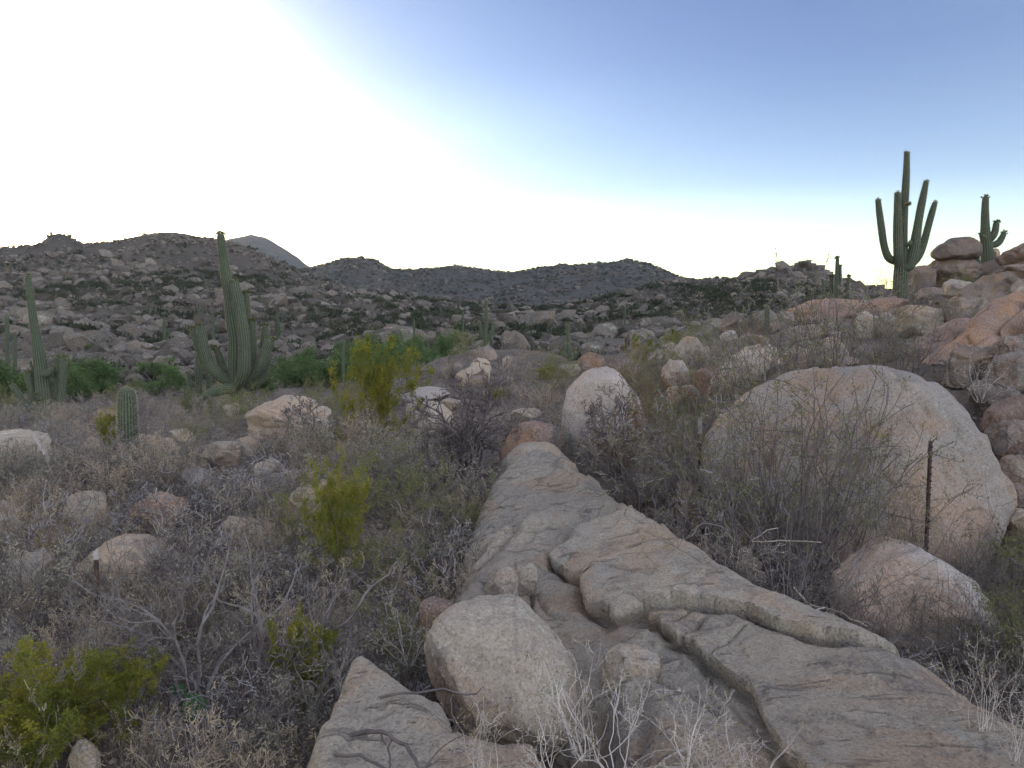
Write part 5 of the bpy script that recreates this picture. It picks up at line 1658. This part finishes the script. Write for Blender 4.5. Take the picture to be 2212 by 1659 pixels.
# prickly pear in the shade of the brush
pp = bpy.data.objects.new('prickly_pear', None)
COL.objects.link(pp)
p0 = P(415, 1600, 4.55)
pp.location = (p0[0], 4.55, float(ground(p0[0], 4.55)[0]))
for i, (x, y, w, h, tl, dy) in enumerate([(415, 1530, 38, 34, 0.5, 0), (378, 1612, 30, 40, -0.2, -.08), (432, 1640, 34, 38, 0.3, -.12), (452, 1570, 24, 28, 0.9, .1), (385, 1500, 22, 26, -0.5, .1), (340, 1640, 26, 30, -0.6, .05)]):
    V, Fc = ico(3)
    Y = 4.55 + dy
    k = Y / F
    t = np.clip((V[:, 2] + 1) / 2, 0, 1)
    Q = np.stack([V[:, 0] * w * k * (0.62 + 0.38 * t), V[:, 1] * 0.016 + 0.02 * V[:, 0] ** 2, V[:, 2] * h * k], 1)
    c, s = math.cos(tl), math.sin(tl)
    Q = np.stack([Q[:, 0] * c + Q[:, 2] * s, Q[:, 1], -Q[:, 0] * s + Q[:, 2] * c], 1)
    rz = 0.5 * math.sin(i * 2.3)
    Q = np.stack([Q[:, 0] * math.cos(rz) - Q[:, 1] * math.sin(rz), Q[:, 0] * math.sin(rz) + Q[:, 1] * math.cos(rz), Q[:, 2]], 1)
    Q += P(x, y, Y) - np.array(pp.location)
    link('pad', mesh_np('pad', Q, Fc, M['pad']), pp)
tag(pp, 'prickly pear with flat green pads low in the shaded brush', 'prickly pear')

# ------------------------------------------------------------------ brush and bushes near the viewpoint, placed by hand
def near_put(kind, x, y, Y, s, label, cat='bush', var=None, rot=None, sink=0.04):
    loc = tuple(P(x, y, Y)) if kind == 'pale' else None      # these root in cracks of the rock
    return put(kind, x, y, Y, s, label, None, cat, None, var, loc, sink, rot)


near_put('creosote', 800, 985, 12.5, (1.35, 1.2, 1.38), 'upper yellow-green leafy bush standing tall amid the grey boulders', var=0)
near_put('creosote', 715, 985, 12.2, (0.5, 0.5, 0.4), 'low yellow-green bush spreading at the foot of the upper yellow-green bush', var=1)
near_put('creosote', 745, 1290, 6.6, (0.62, 0.6, 0.88), 'lower yellow-green leafy bush, narrow and upright in the grey brush', var=1)
near_put('creosote', 40, 1659, 3.75, (0.7, 0.7, 0.50), 'yellow-green bush filling the bottom corner by the grey brush', var=2)
near_put('creosote', 150, 1640, 4.1, (0.5, 0.5, 0.40), 'yellow-green bush beside the corner bush, over a pale stone', var=0)
near_put('creosote', 270, 1640, 4.25, (0.55, 0.55, 0.40), 'yellow-green bush between the corner bush and the prickly pear', var=1)
near_put('creosote', 660, 1560, 4.7, (0.35, 0.35, 0.5), 'small yellow-green sprig in the shade above the peaked rock', var=2)
near_put('creosote', 240, 955, 14.5, (0.5, 0.5, 0.75), 'yellow-green bush right behind the stubby armless saguaro', var=1)
near_put('creosote', 1380, 800, 21, (0.75, 0.7, 0.75), 'mustard-green bush beyond the egg-shaped boulder', var=0)
near_put('creosote', 1180, 830, 22, (0.6, 0.6, 0.38), 'bright green bush between the stacked rocks and the egg-shaped boulder', var=2)
near_put('creosote', 1075, 880, 18, (0.6, 0.55, 0.32), 'low yellowish bush behind the bare dark shrub', var=1)
near_put('creosote', 1460, 745, 24, (0.6, 0.6, 0.5), 'yellowish bush on the saddle behind the mustard-green bush', var=0)
near_put('bare', 1000, 1035, 10.3, (1.2, 1.2, 1.25), 'bare dark shrub with crooked twigs behind the whaleback rock', 'shrub', 0)
near_put('bare', 960, 1040, 10.2, (0.8, 0.8, 1.0), 'bare dark sapling leaning beside the bare dark shrub', 'shrub', 1)
near_put('bare', 655, 975, 14, (0.9, 0.9, 0.75), 'bare dark shrub before the mound below the big saguaro', 'shrub', 2)
near_put('bare', 1320, 985, 9.8, (0.85, 0.85, 0.9), 'bare dark shrub in front of the egg-shaped boulder', 'shrub', 2)
near_put('rusty', 1360, 985, 10.2, (1.3, 1.2, 1.3), 'rust-coloured dry bush in front of the egg-shaped boulder')
near_put('rusty', 1480, 860, 13, (1.1, 1.1, 0.9), 'rust-coloured bush at the foot of the sloping grey slab')
near_put('rusty', 1545, 850, 12.2, (1.1, 1.1, 1.0), 'rust-coloured bush against the sloping grey slab')
near_put('olive', 1440, 960, 10.8, (1.2, 1.2, 1.2), 'olive bush between the rust-coloured bush and the half-dome boulder')
near_put('whip', 1740, 1225, 6.9, (1.25, 1.0, 1.30), 'large tangle of arching thorny stems in front of the half-dome boulder', var=0)
near_put('whip', 1640, 1215, 7.2, (1.0, 0.9, 1.15), 'thorny tangle at the sunset edge of the half-dome boulder', var=1)
near_put('whip', 1985, 1235, 6.2, (0.7, 0.6, 0.72), 'thorny stems right before the half-dome post', var=0)
near_put('whip', 1690, 1240, 6.75, (1.0, 0.8, 1.15), 'dense thorny stems at the near foot of the large thorny tangle', var=1)
near_put('whip', 1585, 1205, 7.0, (0.8, 0.8, 1.0), 'thorny stems nearest the post in thorn bushes', var=0)
near_put('whip', 1690, 1000, 9.9, (1.0, 0.9, 1.55), 'tall thin whips rising over the sunset shoulder of the half-dome boulder', var=1)
near_put('whip', 1800, 960, 10.4, (1.0, 0.9, 1.35), 'tall thin whips rising over the crown of the half-dome boulder', var=0)
near_put('whip', 1860, 1215, 7.3, (1.0, 0.9, 0.98), 'thorny tangle before the middle of the half-dome boulder', var=0)
near_put('whip', 1440, 1150, 7.6, (0.95, 0.9, 0.82), 'leafy thorn bush in the gap beside the whaleback rock', var=1)
near_put('whip', 1500, 1130, 8.3, (0.9, 0.9, 0.95), 'leafy thorn bush behind the rusty post beside the half-dome', var=0)
near_put('whip', 1600, 1100, 9.4, (1.0, 0.9, 1.25), 'tall thorn whips rising behind the half-dome boulder edge', var=1)
near_put('whipdark', 1380, 1080, 8.4, (0.8, 0.8, 0.7), 'dark bare bush in the hollow beside the whaleback hump', var=0)
near_put('whipdark', 2150, 1500, 5.0, (0.6, 0.6, 0.7), 'dark bare bush at the picture edge below the pale boulder', var=1)
near_put('whipdark', 2070, 1480, 5.1, (0.5, 0.5, 0.55), 'dark wispy bush in front of the pale boulder', var=0)
near_put('whipdark', 1700, 1290, 6.2, (0.7, 0.6, 0.35), 'low dark litter bush beneath the large thorny tangle', var=1)
near_put('whip', 1930, 860, 11.0, (0.9, 0.8, 0.9), 'grey thorn bush behind the top of the half-dome boulder', var=0)
near_put('whip', 1760, 830, 11.5, (1.2, 1.0, 1.15), 'grey thorn bush rising behind the half-dome on its sunset side', var=1)
near_put('whip', 1640, 850, 11.8, (1.1, 1.0, 0.95), 'grey thorn bush on the sloping grey slab', var=0)
near_put('whipdark', 2175, 1330, 6.7, (0.7, 0.7, 0.6), 'dark bare bush between the half-dome base and the picture edge', var=1)
near_put('whipdark', 2200, 1420, 6.0, (0.7, 0.7, 0.6), 'dark bare bush behind the blue-sky edge of the smooth boulder', var=0)
near_put('whipdark', 2230, 1540, 5.2, (0.6, 0.6, 0.6), 'dark bare bush cut by the frame beside the slab', var=1)
near_put('twig', 470, 1240, 7.6, (1.5, 1.5, 1.35), 'tall rounded grey mound of twigs uphill of the stout dead shrub', var=0)
near_put('twig', 420, 1130, 8.9, (1.6, 1.5, 1.3), 'wide grey twig mound blue-sky side of the smooth half-buried boulder', var=2)
near_put('bursage', 560, 1330, 6.4, (1.5, 1.5, 1.35), 'full pale-tipped mound sunset side of the lower yellow-green bush', var=0)
near_put('tan', 340, 1060, 10.6, (1.7, 1.6, 1.5), 'straw-coloured mound at the foot of the stubby armless saguaro', var=0)
near_put('twig', 590, 1160, 8.4, (1.5, 1.4, 1.2), 'grey twig mound between the smooth bluish rocks and lower yellow-green bush', var=3)
near_put('bursage', 100, 1330, 6.6, (1.6, 1.6, 1.4), 'full grey-leaved mound sunset side of the post in grey brush', var=1)
near_put('tan', 640, 1480, 5.4, (1.2, 1.2, 1.1), 'straw-coloured mound just uphill of the peaked bottom rock', var=1)
near_put('twig', 250, 1420, 5.7, (1.2, 1.2, 1.0), 'grey twig mound right before the post in grey brush', var=1)
near_put('grass', 800, 1010, 10.9, (2.0, 1.6, 1.2), 'golden grass fringe under the upper yellow-green bush', 'grass', 0)
near_put('grass', 850, 1005, 11.0, (1.5, 1.3, 1.0), 'golden grass tuft beside the pale rock under the upper yellow-green bush', 'grass', 1)
near_put('grass', 750, 1030, 10.4, (1.5, 1.3, 1.0), 'golden grass tuft on the crown of the grass-fringed bush', 'grass', 0)
near_put('bursage', 790, 1110, 9.3, (1.9, 1.7, 1.5), 'broad domed grey bush with a golden grass fringe', var=0)
near_put('bursage', 870, 1120, 9.2, (1.4, 1.3, 1.35), 'domed grey bush between the grass-fringed bush and the whaleback rock', var=1)
near_put('bursage', 990, 1140, 8.4, (1.25, 1.2, 1.15), 'pale-tipped grey bush against the whaleback hump', var=0)
near_put('bursage', 960, 1240, 6.8, (1.1, 1.0, 0.85), 'pale-tipped grey bush hugging the broken edge of the whaleback rock', var=1)
near_put('grass', 90, 1075, 10.2, (1.6, 1.4, 1.2), 'golden grass tuft in the brush near the dead saguaro ribs', 'grass', 1)
near_put('grass', 130, 1180, 8.6, (1.6, 1.4, 1.0), 'golden grass tuft up beyond the smooth half-buried boulder', 'grass', 0)
near_put('grass', 400, 1330, 6.2, (1.2, 1.2, 1.0), 'golden grass tuft below the smooth half-buried boulder', 'grass', 1)
near_put('grass', 1180, 885, 16, (1.2, 1.2, 0.9), 'pale grass tuft behind the reddish angular boulder', 'grass', 1)
near_put('snag', 455, 1560, 4.6, (0.78, 0.78, 0.82), 'dead grey shrub with a stout trunk beside the prickly pear', 'shrub', 0, 2.2)
near_put('snag', 560, 1560, 4.8, (0.55, 0.55, 0.85), 'dead grey sapling next to the stout dead shrub', 'shrub', 1, 0.6)
near_put('snag', 690, 1600, 4.1, (0.42, 0.42, 0.62), 'dead shrub whose dark branches lean over the peaked rock', 'shrub', 2, 4.2)
near_put('snag', 330, 1480, 5.0, (0.5, 0.5, 0.45), 'low dead shrub tangled in front of the rusty post in grey brush', 'shrub', 1, 3.3)
near_put('pale', 1265, 1640, 3.5, (0.9, 0.9, 0.8), 'pale thorny twig bush growing from the crack at the bottom edge', var=0)
near_put('pale', 1340, 1690, 3.3, (0.9, 0.9, 0.75), 'pale thorny twig bush beside the crack bush at the bottom edge', var=1)
near_put('pale', 1490, 1720, 3.0, (0.8, 0.8, 0.65), 'pale twig bush low on the bottom edge before the blocky rock', var=2)
near_put('pale', 1190, 1700, 3.1, (0.6, 0.6, 0.55), 'pale sprig at the bottom edge over the peaked rock end', var=2)
near_put('pale', 1050, 1720, 2.9, (0.5, 0.5, 0.5), 'thin pale sprig rising over the peaked rock', var=0)
near_put('pale', 1640, 1740, 2.8, (0.6, 0.6, 0.45), 'thin pale twigs on the bottom edge over the slab', var=1)
near_put('pale', 2110, 1600, 3.35, (0.5, 0.5, 0.7), 'pale curled stalks growing over the slab near the corner', var=0)
near_put('pale', 2190, 1650, 3.1, (0.4, 0.4, 0.5), 'yellowish dry stalks in the bottom corner on the slab', var=2)
near_put('pale', 880, 1440, 4.7, (0.6, 0.6, 0.6), 'pale twiggy bush between the peaked rock and front boulder', var=1)
near_put('pale', 2120, 870, 9.5, (0.9, 0.9, 0.9), 'pale spindly bush against the dark blocks beside the half-dome', var=1)

# valley trees and other green clumps
TREES = [(20, 885, 44, 1.0), (70, 890, 46, 0.95), (-30, 900, 43, 1.1), (160, 872, 50, 0.9), (215, 872, 52, 0.85), (120, 868, 50, 0.9), (330, 868, 54, 0.8), (385, 868, 52, 0.75), (180, 890, 46, 0.7), (330, 820, 70, 0.9),
         (640, 800, 64, 0.85), (690, 806, 60, 0.9), (740, 800, 66, 0.85), (780, 812, 60, 0.95), (800, 790, 70, 0.95), (850, 802, 64, 1.0), (880, 790, 68, 1.0), (905, 815, 60, 0.95), (930, 790, 70, 1.0), (950, 820, 58, 0.9),
         (975, 775, 74, 0.8), (860, 830, 54, 0.85), (820, 820, 56, 0.8), (1000, 770, 74, 0.8), (700, 785, 72, 0.8), (610, 810, 60, 0.8), (560, 850, 48, 0.7), (760, 780, 76, 0.8), (910, 770, 76, 0.9), (190, 752, 88, 0.9), (125, 745, 90, 0.7),
         (1010, 815, 50, 0.6), (1130, 800, 48, 0.7), (940, 840, 50, 0.75), (890, 842, 50, 0.7)]
for (x, y, Y, s) in TREES:
    s *= 1.35 if 600 < x < 1020 else 1.05
    put('tree' if Y < 85 else 'lowtree', x, y, Y, (s * 1.15, s * 1.15, s * RNG.uniform(0.75, 0.95)), None, 'leafy green palo verde' if s > 0.9 else 'small leafy green palo verde', 'tree', 'green trees along the valley floor')

# brush spread over the near slopes: spaced out at random
taken = [P(*q)[:2] for q in EXTRA]


SHOW = [((x0 + x1) / 2, (x1 - x0) / 2, (y0 + y1) / 2, y1, Y) for (x0, x1, y0, y1, Y, m_, k_) in NEAR if x1 - x0 > 45]
SHOW += [(415, 60, 1500, 1640, 4.5), (275, 30, 950, 1030, 13), (1000, 75, 900, 1030, 10.5), (800, 90, 900, 980, 12.5), (745, 60, 1150, 1280, 6.6), (270, 110, 1200, 1262, 7.6), (515, 90, 800, 880, 28), (90, 70, 800, 895, 32)]


def blocks(qx, top, y):
    """would a bush with its top here hide one of the boulders or plants above"""
    for cx, hw, cy, y1, Y in SHOW:
        if abs(qx - cx) < hw + 260 / y and y < Y + 0.2 and top < cy + 0.4 * (y1 - cy) and y > Y * 0.45:
            return True
    return False


def spread(n, y0, y1, u0, u1, gap, kinds, size, names, group, ylim=None):
    cnt = 0
    for t in range(n * 12):
        if cnt >= n:
            break
        y = math.sqrt(RNG.uniform(y0 * y0, y1 * y1))
        u = RNG.uniform(u0, u1)
        x = u * y
        if any((x - a) ** 2 + ((y - b)) ** 2 < (gap * 0.5 * (1 + 0 * y)) ** 2 for a, b in taken[:len(EXTRA)]) or any((x - a) ** 2 + (y - b) ** 2 < gap * gap for a, b in taken[len(EXTRA):]):
            continue
        if inside(np.array([x]), np.array([y]), WBP)[0] or inside(np.array([x]), np.array([y]), PKP)[0]:
            continue
        qx, qy, _ = proj(np.array([x, y, float(ground(x, y)[0]) + 0.62 * size]))
        if blocks(qx, qy, y) and RNG.uniform() < 0.9:
            continue
        taken.append(np.array([x, y]))
        k = RNG.choice(len(kinds), p=np.array([q[1] for q in kinds]))
        s = size * RNG.uniform(0.6, 1.35)
        kd = kinds[k][0]
        put(kd, 0, 0, 0, (s, s, s * RNG.uniform(0.8, 1.1)), None, names[kd], 'bush', group, None, (x, y, float(ground(x, y)[0]) - 0.04))
        cnt += 1


WBP = np.array([P(*q)[:2] for q in wb_out])
PKP = np.array([P(*q)[:2] for q in pk_out])
NM = {'twig': 'grey twiggy bush', 'tan': 'straw-coloured dry bush', 'bursage': 'domed grey-leaved bush', 'olive': 'olive-leaved bush', 'rusty': 'rust-coloured bush', 'whip': 'grey thorn bush', 'creosote': 'yellow-green bush',
      'whipdark': 'dark thorn bush', 'bare': 'bare dark shrub', 'pale': 'pale leafless bush', 'grass': 'golden grass tuft'}
GB = 'dry bushes covering the near slopes'
spread(78, 3.35, 7.5, -0.66, -0.07, 0.36, [('twig', .50), ('tan', .22), ('bursage', .22), ('olive', .06)], 0.85, NM, GB)
spread(110, 7.2, 12.8, -0.66, -0.05, 0.38, [('twig', .46), ('tan', .22), ('bursage', .27), ('olive', .05)], 1.05, NM, GB)
spread(110, 12.5, 32, -0.64, 0.05, 0.8, [('twig', .48), ('tan', .20), ('bursage', .22), ('olive', .10)], 1.05, NM, GB)
spread(30, 32, 50, -0.64, -0.05, 1.6, [('olive', .4), ('twig', .4), ('tan', .2)], 1.3, NM, GB)
spread(52, 9, 20, 0.0, 0.30, 0.62, [('twig', .62), ('olive', .10), ('tan', .12), ('rusty', .05), ('bursage', .11)], 1.05, NM, GB)
spread(52, 11, 28, 0.28, 0.72, 0.8, [('twig', .62), ('whip', .1), ('tan', .18), ('rusty', .04), ('olive', .06)], 0.75, NM, GB)
spread(58, 4.0, 9.8, 0.16, 0.75, 0.40, [('twig', .78), ('olive', .08), ('whipdark', .14)], 0.75, NM, GB)


# granite crumbs and pebbles on the near ground
n = 9000
gy_ = np.sqrt(RNG.uniform(2.6 ** 2, 13.0 ** 2, n))
gx_ = gy_ * RNG.uniform(-0.7, 0.7, n)
gs_ = np.clip(np.exp(RNG.normal(-4.2, 0.6, n)), 0.006, 0.07)
gp_ = np.stack([gx_, gy_, ground(gx_, gy_) + gs_ * 0.3], 1)
o = scatter_mesh('gravel', HL[:6], RNG.integers(0, 6, n), gp_, RNG.uniform(0, 6.28, n), np.stack([gs_, gs_ * 0.8, gs_ * 0.6], 1), RNG.uniform(0.3, 1, n), M['granite_face'])
tag(o, 'granite crumbs and pebbles littering the bare ground between the bushes', 'gravel', None, 'stuff')

# ------------------------------------------------------------------ fence posts, wire, dead wood
def tpost(px, top, bot, Y, w, label, tip=0.0, lean=0.0):
    a, b = P(px, bot, Y), P(px, top, Y)
    g = float(ground(a[0], Y)[0]) - 0.1
    h = b[2] - g
    import bmesh
    root = bpy.data.objects.new('fence_post', None)
    COL.objects.link(root)
    root.location = (a[0], Y, g)
    root.rotation_euler = (0, lean, 0.4)

    def bar(nm, z0, z1, m):
        bm = bmesh.new()
        for (cx, cy, sx, sy) in ((0, 0, w, 0.006), (0, 0.5 * w + 0.003, 0.007, w)):
            r = bmesh.ops.create_cube(bm, size=1.0)
            for v in r['verts']:
                v.co = Vector((cx + v.co.x * sx, cy + v.co.y * sy, (z0 + z1) / 2 + v.co.z * (z1 - z0)))
        if nm == 'post':
            z = z0 + 0.3
            while z < z1 - 0.03:          # studs that hold the wire
                r = bmesh.ops.create_cube(bm, size=1.0)
                for v in r['verts']:
                    v.co = Vector((v.co.x * 0.012, -0.009 + v.co.y * 0.012, z + v.co.z * 0.012))
                z += 0.055
        me = bpy.data.meshes.new(nm)
        bm.to_mesh(me)
        bm.free()
        me.materials.append(m)
        link(nm, me, root)
    bar('post', 0, h - tip, M['rust'])
    if tip:
        bar('post_tip', h - tip, h, M['post_tip'])
    tag(root, label, 'fence post')
    return np.array([a[0], Y, g]), h


pa, ha = tpost(212, 1190, 1345, 6.3, 0.036, 'rusty metal fence post with a pale tip standing in the grey brush', 0.07)
pb, hb = tpost(1509, 903, 1190, 8.5, 0.036, 'rusty metal fence post with a long pale tip among thorn bushes', 0.17)
pc, hc = tpost(2000, 953, 1200, 6.55, 0.022, 'dark rusty metal fence post in front of the half-dome boulder', 0.0, 0.015)


def wire(a, b, sag, label, r=0.0016):
    segs = []
    n = 26
    prev = None
    for i in range(n + 1):
        t = i / n
        q = a + (b - a) * t - np.array([0, 0, sag * 4 * t * (1 - t)])
        if prev is not None:
            segs.append((prev, q, r, r))
            d = nrm(np.cross(q - prev, RNG.normal(size=3))) * 0.012
            segs.append((q - d, q + d, r * 0.7, r * 0.5))
        prev = q
    V, Fc = tubes(segs, 4)
    o = link('barbed_wire', mesh_np('barbed_wire', V, Fc, M['rust']))
    tag(o, label, 'wire', 'strands of the old fence')


up_ = np.array([0, 0, 1.0])
wire(pb + up_ * hb * 0.72, pc + up_ * hc * 0.55, 0.03, 'upper rusty barbed strand crossing the thorny tangle between two posts')
wire(pb + up_ * hb * 0.40, pc + up_ * hc * 0.22, 0.05, 'lower rusty barbed strand crossing the thorny tangle between two posts')
pe = P(2330, 1270, 5.2)
wire(pc + up_ * hc * 0.30, pe, 0.03, 'rusty barbed strand running from the dark post over the smooth boulder')
wire(pa + up_ * ha * 0.80, pb + up_ * hb * 0.15, 0.25, 'slack rusty strand between the brush post and thorn-bush post', 0.0013)


def stick(name, px, r0, r1, mat, label, cat='branch', kids=0, seed=0):
    rng = np.random.default_rng(seed)
    pts = np.array([P(*q) for q in px])
    c = catmull(pts, 0.05)
    c = c + rng.normal(size=c.shape) * r0 * 0.45
    org = c[0].copy()
    c -= org
    n = len(c)
    segs = []
    for i in range(n - 1):
        ra, rb = r0 + (r1 - r0) * i / n, r0 + (r1 - r0) * (i + 1) / n
        segs.append((c[i], c[i + 1], ra, rb))
        if kids and i > 1 and rng.uniform() < kids:
            d = nrm(c[i + 1] - c[i] + rng.normal(size=3) * 0.07)
            p = c[i + 1]
            rr = rb * 0.6
            for k in range(int(rng.integers(3, 8))):
                d = nrm(d + rng.normal(size=3) * 0.3)
                q = p + d * 0.045
                segs.append((p, q, max(rr, .0012), max(rr * 0.85, .0011)))
                rr *= 0.85
                p = q
    V, Fc = tubes(segs, 5)
    o = link(name, mesh_np(name, V, Fc, M[mat]), None, org)
    tag(o, label, cat)


stick('dead_branch', [(1774, 1172, 6.3), (1700, 1168, 6.2), (1624, 1170, 6.1), (1640, 1158, 6.12), (1658, 1145, 6.15), (1680, 1141, 6.2)], 0.005, 0.004, 'twig_grey', 'bleached bent stick at the edge of the large thorny tangle', kids=0.06, seed=1)
stick('dead_branch', [(1715, 1268, 5.5), (1735, 1292, 5.4), (1752, 1307, 5.32), (1779, 1313, 5.28), (1822, 1327, 5.2), (1872, 1354, 5.1)], 0.010, 0.005, 'twig_grey', 'bleached forked branch lying along the edge of the whaleback rock', kids=0.12, seed=2)
stick('dead_branch', [(1779, 1312, 5.28), (1760, 1318, 5.2), (1738, 1328, 5.1)], 0.006, 0.003, 'twig_pale', 'short bleached stub beside the bleached forked branch', kids=0.1, seed=3)
stick('dead_branch', [(682, 1650, 3.35), (700, 1610, 3.3), (760, 1585, 3.35), (810, 1578, 3.32), (850, 1590, 3.2), (885, 1625, 3.05), (910, 1665, 2.95)], 0.012, 0.006, 'twig_dark', 'dark curved branch sagging over the middle of the peaked rock', kids=0.15, seed=4)
stick('dead_branch', [(690, 1620, 3.4), (705, 1580, 3.5), (730, 1545, 3.6), (780, 1515, 3.62), (840, 1500, 3.55), (900, 1495, 3.5), (960, 1490, 3.5), (1030, 1500, 3.6)], 0.010, 0.004, 'twig_dark', 'dark branch reaching across the top of the peaked rock', kids=0.14, seed=5)
stick('dead_branch', [(690, 1640, 3.25), (740, 1630, 3.15), (790, 1640, 3.05), (840, 1662, 2.95)], 0.009, 0.005, 'twig_dark', 'dark branch low on the foot of the peaked rock', kids=0.15, seed=6)
stick('dead_branch', [(1400, 1165, 6.2), (1440, 1172, 6.0), (1490, 1160, 5.9), (1520, 1130, 6.0), (1590, 1150, 6.2)], 0.006, 0.004, 'bark', 'grey crooked branch resting on the ridge of the whaleback', kids=0.12, seed=7)
stick('dead_branch', [(200, 1388, 5.0), (260, 1395, 4.9), (330, 1405, 4.85), (380, 1430, 4.75), (430, 1490, 4.65), (470, 1570, 4.55)], 0.008, 0.016, 'bark', 'long grey limb arching through the brush below the post', kids=0.2, seed=8)
stick('dead_branch', [(520, 1700, 4.2), (548, 1590, 4.4), (580, 1480, 4.6), (590, 1380, 4.8), (620, 1290, 5.0)], 0.014, 0.004, 'bark', 'upright grey dead limb in the middle of the grey brush', kids=0.22, seed=9)
stick('dead_branch', [(640, 1420, 5.0), (700, 1380, 4.9), (760, 1330, 4.85), (800, 1270, 4.9), (838, 1240, 5.0), (842, 1222, 5.0)], 0.011, 0.006, 'bark', 'grey dead limb with a curled end beside the lower yellow-green bush', kids=0.22, seed=10)

# fallen saguaro: a sheaf of bleached ribs arched over the boulder by the left edge
rb_root = bpy.data.objects.new('saguaro_skeleton', None)
COL.objects.link(rb_root)
o0 = P(0, 945, 12.4)
rb_root.location = o0
for i in range(22):
    rng = np.random.default_rng(600 + i)
    j = rng.normal(0, 1, 4)
    e = rng.uniform(0, 1)
    q = [(-40, 955 + j[0] * 4, 12.4), (10, 944 + j[0] * 4, 12.35), (45, 938 + j[1] * 4, 12.2), (72, 946 + j[1] * 5, 12.0), (92 + j[2] * 5, 972 + j[2] * 4, 11.8), (98 + 12 * e + j[3] * 2, 1000, 11.7), (92 + 22 * e + j[3] * 3, 1022 + 14 * e, 11.6)]
    c = catmull(np.array([P(*t) for t in q]), 0.08) - o0
    V, Fc = tubes([(c[k], c[k + 1], 0.008 * (1 - 0.6 * k / len(c)), 0.008 * (1 - 0.6 * (k + 1) / len(c))) for k in range(len(c) - 1)], 4)
    link('rib', mesh_np('rib', V, Fc, M['twig_pale']), rb_root)
tag(rb_root, 'bleached ribs of a dead saguaro arched over the boulder at the edge', 'dead cactus')

# thin evening haze over the valley
hz_bm = [(-2400, -320, -12), (2400, 1800, 290)]
hv_ = np.array([[hz_bm[i][0], hz_bm[j][1], hz_bm[k][2]] for i in (0, 1) for j in (0, 1) for k in (0, 1)], float)
hf_ = np.array([[0, 1, 3, 2], [4, 6, 7, 5], [0, 4, 5, 1], [2, 3, 7, 6], [0, 2, 6, 4], [1, 5, 7, 3]])
hm = bpy.data.materials.new('haze_air')
hm.use_nodes = True
hm.node_tree.nodes.remove(hm.node_tree.nodes['Principled BSDF'])
pv = hm.node_tree.nodes.new('ShaderNodeVolumePrincipled')
pv.inputs['Color'].default_value = (0.66, 0.80, 1.0, 1)
pv.inputs['Density'].default_value = 0.00011
pv.inputs['Anisotropy'].default_value = 0.65
hm.node_tree.links.new(pv.outputs[0], hm.node_tree.nodes['Material Output'].inputs['Volume'])
hz_o = link('haze', mesh_np('haze', hv_, hf_, hm, False))
tag(hz_o, 'thin evening haze', 'haze', None, 'stuff')

for kd, ps in STOCK.items():
    for i, o in enumerate(ps):
        if i not in USED[kd]:
            for ch in list(o.children):
                bpy.data.objects.remove(ch)
            bpy.data.objects.remove(o)
name_all()
